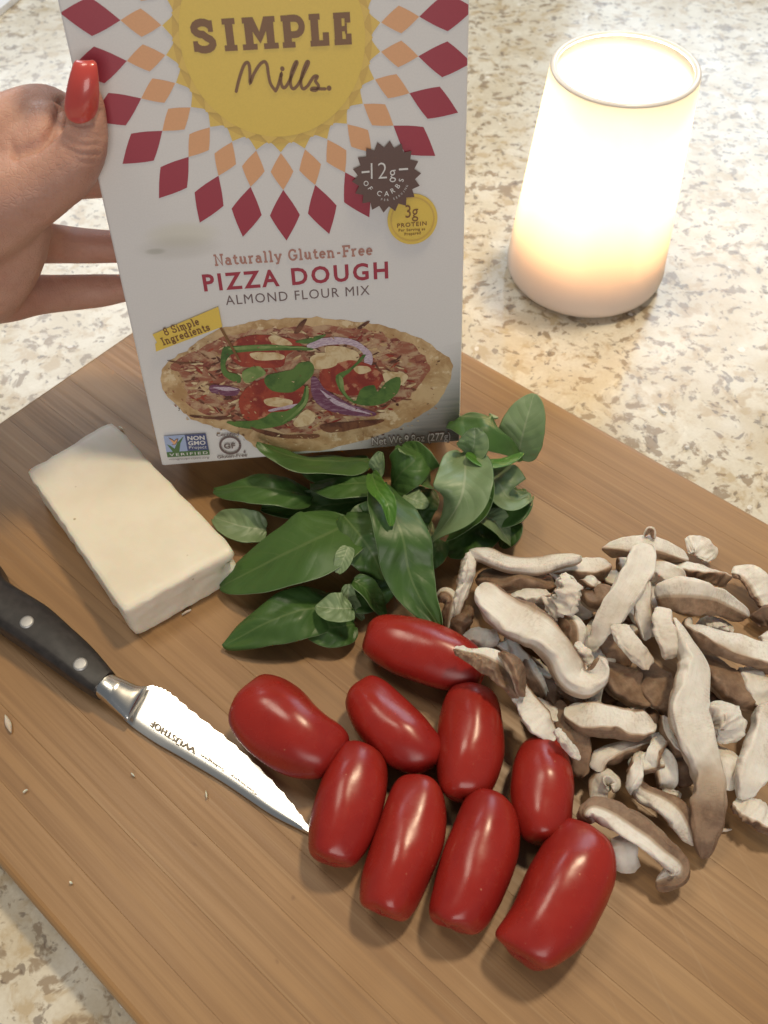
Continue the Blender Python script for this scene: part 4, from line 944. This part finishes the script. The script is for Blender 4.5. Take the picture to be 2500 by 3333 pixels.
slice_('tan mushroom slice behind the arched one, level with the strip', [(610, 315, .12), (720, 295, .16), (820, 290, .17), (905, 275, .14)], [60, 95, 110, 80], .09, .2, 'edge', .3)
slice_('creamy rounded mushroom lobe beside the fluffy piece', [(455, 440, .16), (530, 415, .18), (625, 410, .17)], [40, 80, 60], .08, 0, 'none', .3)
slice_('fluffy crumbled mushroom piece with a frayed white top', [(690, 330, .24), (725, 380, .26), (700, 450, .23), (640, 500, .17)], [55, 95, 110, 60], .10, .2, 'none', .2, .030)
slice_('tall pale mushroom strip with a square top, leaning across the domed slice', [(1085, 175, .36), (1050, 290, .36), (985, 400, .34), (905, 530, .28), (850, 620, .22), (822, 680, .18)], [115, 125, 118, 110, 70, 34], .05, [0, .1, .2, .1], 'none', .06, .007, 44, None, .25)
slice_('domed mushroom cap slice behind the square-topped strip', [(895, 205, .14), (980, 185, .20), (1090, 182, .22), (1190, 205, .20), (1275, 255, .14)], [55, 95, 110, 105, 60], .07, [.1, .2], 'edge', .15)
slice_('tiny brown mushroom curl on the highest point of the pile', [(1080, 135, .24), (1100, 105, .27), (1118, 112, .27), (1122, 150, .24)], [16, 20, 20, 14], .035, .3, 'edge', 0, .002)
slice_('thin pale mushroom chip lying out towards the board edge', [(1275, 190, .08), (1330, 180, .10), (1400, 250, .07)], [70, 110, 70], .04, .15, 'none', .2, .010)
slice_('frilled mushroom slice with shaggy white edge above the thick block', [(1150, 290, .13), (1250, 290, .17), (1370, 310, .16), (1480, 345, .10)], [40, 75, 80, 40], .08, [.3, .2], 'edge', .2, .016)
slice_('outlying tan mushroom piece by the frame edge, above the brown stub', [(1490, 310, .08), (1570, 315, .12), (1640, 400, .10), (1665, 480, .07)], [50, 110, 125, 80], .05, .1, 'edge', .2, .008)
slice_('thick mushroom block with a white top edge and tan flank', [(1140, 430, .22), (1220, 415, .26), (1330, 430, .26), (1440, 460, .22), (1545, 520, .12)], [120, 145, 140, 115, 50], .12, [-.35, -.45, -.4], 'half', .06, .006)
slice_('slim upright mushroom strip beside the square-topped one', [(1072, 335, .32), (1068, 420, .31), (1070, 520, .27), (1085, 620, .18)], [50, 66, 78, 60], .06, [.2, .4], 'edge2', .2)
slice_('short white mushroom strip cut square at its lower end', [(1168, 480, .30), (1160, 540, .31), (1185, 620, .30), (1215, 705, .26)], [60, 85, 88, 82], .07, [.2, .0], 'none', .2, .006, 34, None, .2)
slice_('pale mushroom strip sloping to the brown caps in the centre', [(960, 555, .28), (985, 610, .28), (1050, 690, .26), (1100, 745, .22)], [70, 92, 88, 70], .06, .1, 'none', .15, .006, 34, None, .25)
slice_('very long mushroom slice running down the pile to a brown crinkled tip', [(1225, 535, .28), (1265, 640, .30), (1315, 740, .30), (1305, 860, .30), (1290, 970, .28), (1320, 1080, .26), (1365, 1200, .22), (1390, 1330, .18), (1375, 1470, .13), (1345, 1650, .05)], [40, 95, 140, 150, 190, 185, 125, 120, 130, 60], .08, [0, .2, .3, .2, 0, -.3, -.2], 'tip', .10, .010, 64)
slice_('large white mushroom slice with a curled end, crossing to the frame edge', [(1290, 540, .20), (1285, 575, .22), (1380, 610, .24), (1500, 650, .24), (1640, 700, .20), (1720, 740, .16)], [30, 60, 105, 130, 120, 90], .09, [.1, .2], 'edge', .12, .008, 44)
slice_('tan mushroom cap with a thin pale rim under the white crossing slice', [(1380, 730, .12), (1440, 790, .16), (1520, 860, .15), (1620, 940, .08)], [120, 160, 150, 60], .10, [.3, .3], 'top', .3, .006)
slice_('oval mushroom slice with brown rim lying flat by itself', [(722, 950, .16), (800, 985, .20), (920, 1000, .21), (1020, 1020, .20), (1112, 1015, .16)], [110, 140, 135, 135, 105], .09, [-.1, -.1], 'both', .1, .006)
slice_('glossy brown mushroom cap in the hollow at the middle', [(890, 740, .10), (960, 800, .15), (1030, 860, .15), (1090, 900, .10)], [110, 165, 150, 90], .10, .1, 'top', .35)
slice_('dark brown mushroom cap beside the very long slice', [(1060, 760, .08), (1120, 830, .14), (1180, 900, .12), (1190, 960, .07)], [110, 165, 150, 80], .10, .1, 'top', .35)
slice_('slender bent mushroom slice below the oval one', [(838, 1230, .10), (880, 1180, .13), (980, 1135, .14), (1080, 1110, .13), (1150, 1070, .10)], [70, 80, 75, 62, 45], .07, .1, 'edge', .2)
slice_('chunky two-lobed mushroom piece left of the very long slice', [(1010, 1215, .10), (1080, 1215, .14), (1150, 1180, .14), (1170, 1260, .12), (1160, 1310, .06)], [45, 80, 105, 95, 50], .09, .1, 'edge', .25)
slice_('curled hook of mushroom above the lowest slice', [(850, 1390, .05), (862, 1320, .08), (900, 1270, .11), (945, 1300, .12), (930, 1340, .11)], [70, 85, 75, 45, 22], .08, .1, 'edge2', .2)
slice_('tan mushroom slice lying in shadow beside the brown crinkled tip', [(1015, 1270, .10), (1060, 1340, .11), (1160, 1390, .12), (1240, 1460, .10), (1305, 1590, .04)], [60, 80, 95, 120, 40], .08, .1, 'half2', .2, .005, 40)
lo = slice_('lowest mushroom slice set apart with both ends curled and a stem stub', [(812, 1490, .13), (790, 1440, .15), (840, 1415, .16), (940, 1450, .17), (1060, 1530, .17), (1160, 1610, .15), (1235, 1680, .11), (1225, 1740, .08), (1130, 1770, .06)], [34, 60, 95, 115, 118, 105, 92, 88, 60], .11, [-.25, -.3, -.2], 'half2', .04, .006, 54)
def stub(par):
    q_ = [m6(*p) for p in ((980, 1590, BT + .11), (984, 1632, BT + .08), (992, 1672, BT + .045), (994, 1684, BT + .03))]; v_ = []
    for c_, r_ in zip(q_, (.040, .036, .040, .026)):
        v_ += [c_ - par.location + V3((r_ * 1.2 * cos(2 * pi * k / 18) * (1 + .1 * sin(3 * k)), r_ * .9 * sin(2 * pi * k / 18), .006 * sin(2 * k))) for k in range(18)]
    v_.append(q_[-1] - par.location + V3((.002, -.006, -.002))); v_.append(q_[0] - par.location + V3((0, .004, .012)))
    f_ = [(s * 18 + k, (s + 1) * 18 + k, (s + 1) * 18 + (k + 1) % 18, s * 18 + (k + 1) % 18) for s in range(3) for k in range(18)] + [(54 + k, 72, 54 + (k + 1) % 18) for k in range(18)] + [((k + 1) % 18, 73, k) for k in range(18)]
    mesh('stem_stub', v_, f_, MUSH, par, attr=[.18] * 74, uv=[(0, 0)] * 74)
stub(lo)
slice_('wide pale mushroom strip on the bare board by the frame edge', [(1690, 930, .16), (1650, 1020, .16), (1600, 1180, .15), (1570, 1290, .14), (1540, 1370, .10)], [110, 125, 120, 110, 70], .08, [.0, .15], 'none', .1, .006)
slice_('ragged mushroom end lying under the wide pale strip', [(1510, 1390, .08), (1560, 1410, .10), (1640, 1470, .09), (1720, 1520, .06)], [80, 110, 115, 80], .07, [.1, .1], 'edge', .15, .014)
slice_('smooth oval mushroom piece between the very long slice and the wide strip', [(1440, 1150, .07), (1470, 1220, .11), (1490, 1310, .06)], [90, 135, 90], .09, .0, 'none', .3)
slice_('torn frilly mushroom chunk sticking out of the very long slice', [(1390, 930, .18), (1450, 970, .20), (1480, 1030, .18), (1440, 1090, .12)], [100, 135, 140, 70], .10, .2, 'none', .2, .024)
slice_('mushroom slice resting its pointed end on the uppermost tomato', [(182, 668, .33), (240, 690, .33), (320, 720, .32), (410, 760, .31), (490, 860, .22)], [22, 70, 120, 150, 110], .06, [-.2, .3, .5, .3], 'half', -.25, .012, 44)
slice_('folded brown flap of the slice that rests on the uppermost tomato', [(400, 690, .34), (450, 720, .37), (490, 790, .34), (500, 880, .25)], [30, 70, 95, 60], .05, [.5, .7], 'top', .1, .006)
slice_('drooping pale mushroom strip running down between two tomatoes', [(470, 840, .24), (530, 930, .22), (590, 1020, .20), (660, 1090, .17)], [80, 115, 110, 70], .06, [.1, .2], 'edge2', .2, .006)
slice_('stick-like mushroom bit lying over the bright pinched tomato', [(660, 1045, .25), (700, 1095, .24), (770, 1180, .18)], [34, 44, 30], .05, 0, 'none', .1, .005, 34, None, .2)
slice_('tan mushroom cap half hidden behind the pinched tomato', [(650, 950, .10), (720, 1020, .14), (770, 1130, .13), (770, 1260, .06)], [80, 110, 105, 60], .10, .1, 'top', .3)
slice_('small brown mushroom curl beside the basil tip', [(110, 440, .10), (140, 410, .14), (175, 440, .13), (160, 520, .08), (150, 580, .04)], [40, 75, 70, 55, 30], .07, .2, 'half', .2)
slice_('brown mushroom fragment under the ragged-rimmed slice', [(180, 600, .05), (215, 540, .08), (250, 470, .07)], [80, 100, 60], .08, .0, 'top', .3)
slice_('creamy mushroom piece below the largest wavy slice, near the uppermost tomato', [(230, 630, .07), (300, 610, .10), (390, 620, .09)], [60, 95, 70], .09, 0, 'none', .3)
slice_('grey mushroom chip in the gap by the largest wavy slice', [(380, 650, .06), (420, 660, .09), (470, 680, .06)], [50, 70, 45], .06, 0, 'edge', .2)
slice_('brown mushroom nub with a curled lip left of the tall strip', [(805, 400, .14), (850, 430, .18), (900, 410, .19), (880, 500, .14)], [70, 110, 90, 60], .10, .1, 'top', .3)
slice_('pinkish mushroom stub standing behind the brown nub', [(790, 350, .14), (830, 355, .20), (850, 385, .17)], [40, 62, 40], .06, .3, 'edge', .2)
slice_('long tan mushroom piece between the wavy slice and the tall strip', [(700, 520, .14), (745, 570, .17), (760, 660, .15), (770, 720, .10)], [80, 110, 95, 60], .09, .1, 'half', .3)
slice_('pale mushroom sliver left of the hooked end', [(755, 640, .22), (800, 690, .22), (825, 745, .18)], [40, 62, 45], .05, .1, 'none', .2)
slice_('beige mushroom slice tucked behind the thick block', [(1090, 330, .16), (1150, 300, .20), (1220, 335, .20), (1240, 380, .16)], [60, 90, 100, 70], .07, .1, 'none', .2)
slice_('peach-brown mushroom cap below the tall strip', [(850, 640, .08), (900, 620, .13), (950, 680, .13), (960, 760, .08)], [80, 120, 125, 80], .09, .0, 'top', .35)
slice_('curved narrow mushroom slice hugging the very long one', [(1170, 990, .12), (1180, 1060, .14), (1225, 1130, .13), (1255, 1165, .10)], [30, 52, 48, 30], .06, .1, 'edge', .2)
slice_('tiny cream mushroom bit near the brown crinkled tip', [(1165, 1345, .07), (1200, 1352, .09), (1240, 1362, .07)], [30, 42, 30], .05, 0, 'none', .2)
slice_('small white mushroom piece at the frame edge near the crossing slice', [(1640, 600, .10), (1680, 640, .12), (1720, 650, .08)], [50, 80, 60], .06, 0, 'none', .2)
slice_('dark brown mushroom stub at the frame edge above the crossing slice', [(1600, 540, .04), (1650, 510, .08), (1700, 520, .05)], [50, 85, 60], .08, 0, 'top', .3)
slice_('pale torn mushroom behind the white crossing slice', [(1330, 555, .14), (1400, 545, .17), (1490, 580, .14)], [50, 80, 60], .06, .2, 'none', .2, .012)
slice_('mushroom slice standing on edge right of the tan cap', [(1560, 760, .14), (1600, 830, .16), (1640, 920, .12)], [90, 130, 100], .08, .2, 'none', .2)
ANCH = [('the wavy hooked slice', 600, 590), ('the square-topped strip', 985, 400), ('the very long slice', 1300, 860), ('the oval slice', 920, 1000), ('the thick block', 1330, 430), ('the domed slice', 1090, 182),
        ('the long arched slice', 560, 275), ('the drooping strip', 560, 980), ('the white crossing slice', 1500, 650), ('the dark central caps', 1040, 860), ('the lowest slice', 1000, 1480), ('the brown flap', 480, 760),
        ('the fluffy piece', 710, 420), ('the two-lobed piece', 1100, 1220), ('the crinkled brown tip', 1370, 1450), ('the square-cut short strip', 1185, 600), ('the sloping strip', 1030, 660), ('the tan rimmed cap', 1480, 830)]
def between(x, y):
    q_ = sorted(ANCH, key=lambda a_: (a_[1] - x) ** 2 + (a_[2] - y) ** 2); return q_[0][0] + ' and ' + q_[1][0]
for i, (x, y, a, l_) in enumerate(((560, 760, .5, 80), (640, 860, 1.2, 80), (1010, 300, 1.0, 60), (860, 880, .2, 90), (780, 470, 1.4, 60), (1000, 480, .9, 80), (960, 1020, .1, 90), (1090, 1010, 1.3, 70), (1330, 400, .2, 90), (1150, 1130, .8, 60), (620, 640, .4, 70), (1250, 1250, 1.2, 60), (930, 340, .3, 60), (1420, 900, .6, 70))):
    slice_(('dark mushroom scrap buried between ' if i % 2 else 'dark-edged mushroom scrap buried between ') + between(x, y), [(x - l_ * cos(a), y - l_ * sin(a), .05), (x, y, .08), (x + l_ * cos(a), y + l_ * sin(a), .05)], [60, 100, 60], .09, 0, 'top' if i % 2 else 'both', .3, .006, 20, 'mushroom scraps under the pile')
rf = random.Random(11)
for k in range(24):
    x, y = rf.uniform(330, 1420), rf.uniform(330, 1250)
    if y > 560 + (x - 330) * 1.3 or (x > 1150 and y > 1000) or (x < 500 and y > 560): x, y = rf.uniform(500, 1150), rf.uniform(400, 900)
    a = rf.uniform(.2, 1.5) * rf.choice((1, 1, -1)); l_ = rf.uniform(75, 135); z_ = rf.uniform(.09, .16); cv = rf.uniform(-30, 30)
    sk_ = rf.choice(('edge', 'half', 'none', 'edge2')); slice_({'edge': 'brown-edged', 'edge2': 'dark-rimmed', 'half': 'half-brown', 'none': 'plain pale'}[sk_] + ' mushroom sliver wedged between ' + between(x, y), [(x - l_ * cos(a), y - l_ * sin(a), z_ - .03), (x - cv * sin(a), y + cv * cos(a), z_ + .02), (x + l_ * cos(a), y + l_ * sin(a), z_ - .04)], [40, rf.uniform(55, 85), 40], .06, rf.uniform(-.3, .4), sk_, .2, .006, 24, 'mushroom slivers in the pile')
# ================================================================== crumbs and scraps
def crumb(name, label, x, y, z, pts, w_, mat, cat_):
    r_ = random.Random(label); v_, f_ = [], []
    L = [V3(p) for p in spline([at(a, b_, z + .012) for a, b_ in pts], 7)]; s_ = 1.507 * upp(L[3])
    for i, p in enumerate(L):
        T_ = (L[min(6, i + 1)] - L[max(0, i - 1)]).normalized(); S_ = V3((-T_.y, T_.x, 0)); e_ = sin(pi * (i + .35) / 6.7)
        for k in range(8):
            a = 2 * pi * k / 8; v_.append(p - L[3] + S_ * (cos(a) * w_ * .7 * s_ / 2 * e_ * r_.uniform(.8, 1.2)) + V3((0, 0, sin(a) * .008 * r_.uniform(.7, 1.1))))
    f_ = [(i * 8 + k, i * 8 + (k + 1) % 8, (i + 1) * 8 + (k + 1) % 8, (i + 1) * 8 + k) for i in range(6) for k in range(8)] + [tuple(range(7, -1, -1)), tuple(range(48, 56))]
    o = mesh(name, v_, f_, mat, attr=[0.3] * len(v_)); o.location = L[3]; return tag(o, label, cat_, 'crumbs')
crumb('crumb', 'long white crumb on the granite right of the board edge', 0, 0, 0, [(1421, 879), (1430, 886), (1440, 893)], 8, PAPER, 'crumb')
crumb('crumb', 'small round white crumb on the granite, closer to the board edge', 0, 0, 0, [(1479, 965), (1484, 966), (1489, 967)], 9, PAPER, 'crumb')
crumb('crumb', 'white crumb of cheese just past the far corner of the cheese block', 0, 0, BT, [(257, 922), (262, 925), (267, 928)], 6, CHEESE, 'crumb')
crumb('mushroom_scrap', 'brown mushroom scrap alone on the bare board below the knife handle', 0, 0, BT, [(12, 1545), (18, 1565), (24, 1582)], 17, MUSH, 'mushroom scrap')
crumb('mushroom_scrap', 'thin pinkish shred below the near corner of the cheese', 0, 0, BT, [(393, 1328), (402, 1322), (413, 1317)], 5, MUSH, 'mushroom scrap')
crumb('crumb', 'lone white speck on the bare board near the lower granite', 0, 0, BT, [(151, 1904), (153, 1906), (156, 1908)], 8, CHEESE, 'crumb')
crumb('crumb', 'pale flake on the board under the middle of the knife blade', 0, 0, BT, [(284, 1670), (287, 1673), (291, 1677)], 5, CHEESE, 'crumb')
crumb('crumb', 'pale droplet-shaped flake on the board below the knife tip', 0, 0, BT, [(445, 1708), (446, 1716), (447, 1724)], 6, CHEESE, 'crumb')
crumb('crumb', 'pale shaving on the bare board below the knife bolster', 0, 0, BT, [(50, 1712), (55, 1708), (60, 1705)], 5, CHEESE, 'crumb')
crumb('mushroom_scrap', 'flat mushroom shaving beside the brown crinkled tip', 0, 0, BT, [(1545, 1795), (1560, 1793), (1580, 1792)], 12, MUSH, 'mushroom scrap')
# ================================================================== the hand that holds the carton
def hp(x, y, dn):                       # seen at picture point x, y and lying dn in front of the carton's front plane
    r = cray(x, y); t = ((BO + BN * dn) - CAM).dot(BN) / r.dot(BN); return CAM + r * t
def hand():
    bm_ = bmesh.new()
    def chain(pts, n=26, flat_=1.0):
        L = spline([tuple(hp(x, y, dn)) + (r * upp(hp(x, y, dn)),) for x, y, dn, r in pts], n)
        for x, y, z, r in L:
            bmesh.ops.create_icosphere(bm_, subdivisions=2, radius=max(.01, r), matrix=Matrix.Translation((x, y, z)))
    # thumb: pad on the front of the carton, bent at the joint, then the ball of the thumb
    chain([(268, 272, .040, 44), (270, 300, .045, 56), (279, 345, .055, 66), (284, 400, .06, 68), (276, 470, .07, 77), (225, 545, .06, 92), (140, 600, .03, 112), (30, 640, .0, 145), (-120, 700, -.05, 190), (-300, 760, -.1, 230)], 40)
    chain([(284, 455, .06, 70), (262, 520, .06, 76), (215, 580, .04, 84)], 10)
    # palm and heel
    chain([(60, 700, -.10, 110), (20, 800, -.18, 130), (-60, 900, -.25, 150), (-200, 950, -.3, 170)], 20)
    chain([(165, 400, -.10, 70), (150, 470, -.06, 90), (80, 530, -.06, 110)], 14)
    chain([(-20, 560, -.12, 130), (-120, 620, -.15, 200), (-300, 760, -.2, 280), (-520, 900, -.2, 300)], 20)
    # forefinger knuckle rising behind the thumb, the finger passing behind the carton
    chain([(-180, 560, -.15, 170), (-40, 470, -.14, 138), (60, 410, -.16, 112), (140, 372, -.24, 96), (230, 400, -.42, 82), (340, 430, -.56, 74), (480, 440, -.57, 66), (600, 440, -.56, 58)], 40)
    # middle, ring and little finger
    chain([(-100, 620, -.2, 150), (60, 585, -.36, 95), (180, 582, -.50, 76), (320, 580, -.57, 66), (480, 580, -.57, 62), (640, 590, -.56, 54)], 34)
    chain([(-40, 740, -.24, 130), (70, 775, -.36, 88), (150, 790, -.46, 70), (240, 798, -.55, 62), (358, 803, -.57, 56), (500, 800, -.57, 54), (640, 800, -.56, 48)], 34)
    chain([(-80, 940, -.26, 120), (20, 965, -.34, 88), (110, 960, -.42, 70), (240, 952, -.52, 61), (330, 946, -.55, 56), (400, 938, -.565, 48), (500, 925, -.57, 46), (590, 915, -.56, 40)], 34)
    me = bpy.data.meshes.new('hand'); bm_.to_mesh(me); bm_.free()
    o = bpy.data.objects.new('hand', me); link(o)
    a = o.modifiers.new('r', 'REMESH'); a.mode = 'VOXEL'; a.voxel_size = .017
    b2 = o.modifiers.new('s', 'SMOOTH'); b2.factor = .5; b2.iterations = 9
    b3 = o.modifiers.new('d', 'SUBSURF'); b3.levels = b3.render_levels = 1
    dg = bpy.context.evaluated_depsgraph_get(); m2_ = bpy.data.meshes.new_from_object(o.evaluated_get(dg)); o.modifiers.clear(); o.data = m2_; bpy.data.meshes.remove(me); m2_.name = 'hand'
    m2_.materials.clear(); m2_.materials.append(SKIN)
    # creases: over the thumb joint and the fold between thumb and forefinger
    cr = []
    for pts, w_, dpt in (([(212, 448), (262, 472), (322, 470)], .016, .007), ([(205, 474), (258, 500), (318, 500)], .013, .008), ([(216, 500), (262, 524), (306, 528)], .014, .005), ([(236, 425), (280, 446), (330, 442)], .011, .004),
                         ([(200, 330), (186, 385), (172, 425), (150, 452), (110, 478), (50, 500)], .026, .026), ([(150, 452), (130, 468), (122, 492)], .012, .005), ([(36, 462), (46, 500), (54, 530)], .014, .006),
                         ([(60, 690), (110, 712), (150, 705)], .012, .004), ([(0, 720), (60, 745), (120, 740)], .014, .004),
                         ([(200, 330), (198, 375), (216, 402), (262, 408), (310, 398), (328, 360)], .010, .008)):
        cr.append(([V3(p) for p in spline([(x, y, 0) for x, y in pts], 16)], w_, dpt))
    n_ = len(m2_.vertices); co = np.zeros(n_ * 3); m2_.vertices.foreach_get('co', co); co = co.reshape(-1, 3)
    nr = np.zeros(n_ * 3); m2_.vertices.foreach_get('normal', nr); nr = nr.reshape(-1, 3)
    d_ = co - np.array(CAM); zc = -d_ @ np.array(az); px, py = d_ @ np.array(ax) / zc * F + 1250, -d_ @ np.array(ay) / zc * F + 1666.5
    front = (nr * -d_).sum(1) / np.linalg.norm(d_, axis=1) > .1
    for L, w_, dpt in cr:
        q_ = np.array([(p.x, p.y) for p in L]); pad = w_ * 2 * F / 2.6
        idx = np.where(front & (px > q_[:, 0].min() - pad) & (px < q_[:, 0].max() + pad) & (py > q_[:, 1].min() - pad) & (py < q_[:, 1].max() + pad))[0]
        if len(idx) == 0: continue
        a_, b_ = q_[:-1], q_[1:]; P_ = np.stack([px[idx], py[idx]], 1)[:, None]; ab = (b_ - a_)[None]
        t_ = np.clip(((P_ - a_[None]) * ab).sum(2) / np.maximum(1e-6, (ab ** 2).sum(2)), 0, 1)
        dm = np.linalg.norm(P_ - a_[None] - ab * t_[..., None], axis=2).min(1) * zc[idx] / F
        co[idx] -= nr[idx] * (.75 * dpt * np.exp(-(dm / w_) ** 2 * 2.2))[:, None]
    m2_.vertices.foreach_set('co', co.ravel()); m2_.update()
    m2_.polygons.foreach_set('use_smooth', [True] * len(m2_.polygons))
    return o
hd_ = hand()
tag(hd_, 'hand with a long red thumbnail gripping the edge of the white carton', 'hand')
# thumbnail: long, curved across, slightly curved along
def nail():
    ctr = [(258, 390, 46), (259, 365, 58), (262, 325, 59), (266, 280, 55), (270, 240, 48), (273, 208, 40), (274, 195, 26)]
    S_ = spline(ctr, 22); v_ = []; m_ = 12
    for i, (x, y, hwp) in enumerate(S_):
        t = i / 21; base = hp(x, y, .128 - .02 * t + .035 * sin(pi * t) ** 1); k_ = upp(base)
        for j in range(m_ + 1):
            u = j / m_ * 2 - 1; p = base + ax * (hwp * k_ * sin(u * 1.15) / sin(1.15)) - BN * (hwp * k_ * .55 * (u * u))
            if i == 0: p += ay * (-.0 + .014 * (1 - u * u) * -1)
            v_.append(p)
    f_ = [(i * 13 + j, i * 13 + j + 1, (i + 1) * 13 + j + 1, (i + 1) * 13 + j) for i in range(21) for j in range(12)]
    o = mesh('thumbnail', v_, f_, NAIL, hd_)
    if sum(p.normal.dot(BN) for p in o.data.polygons) < 0: o.data.flip_normals()
    md = o.modifiers.new('thickness', 'SOLIDIFY'); md.thickness = .014; md.offset = -1
    md = o.modifiers.new('smooth', 'SUBSURF'); md.levels = md.render_levels = 1
nail()
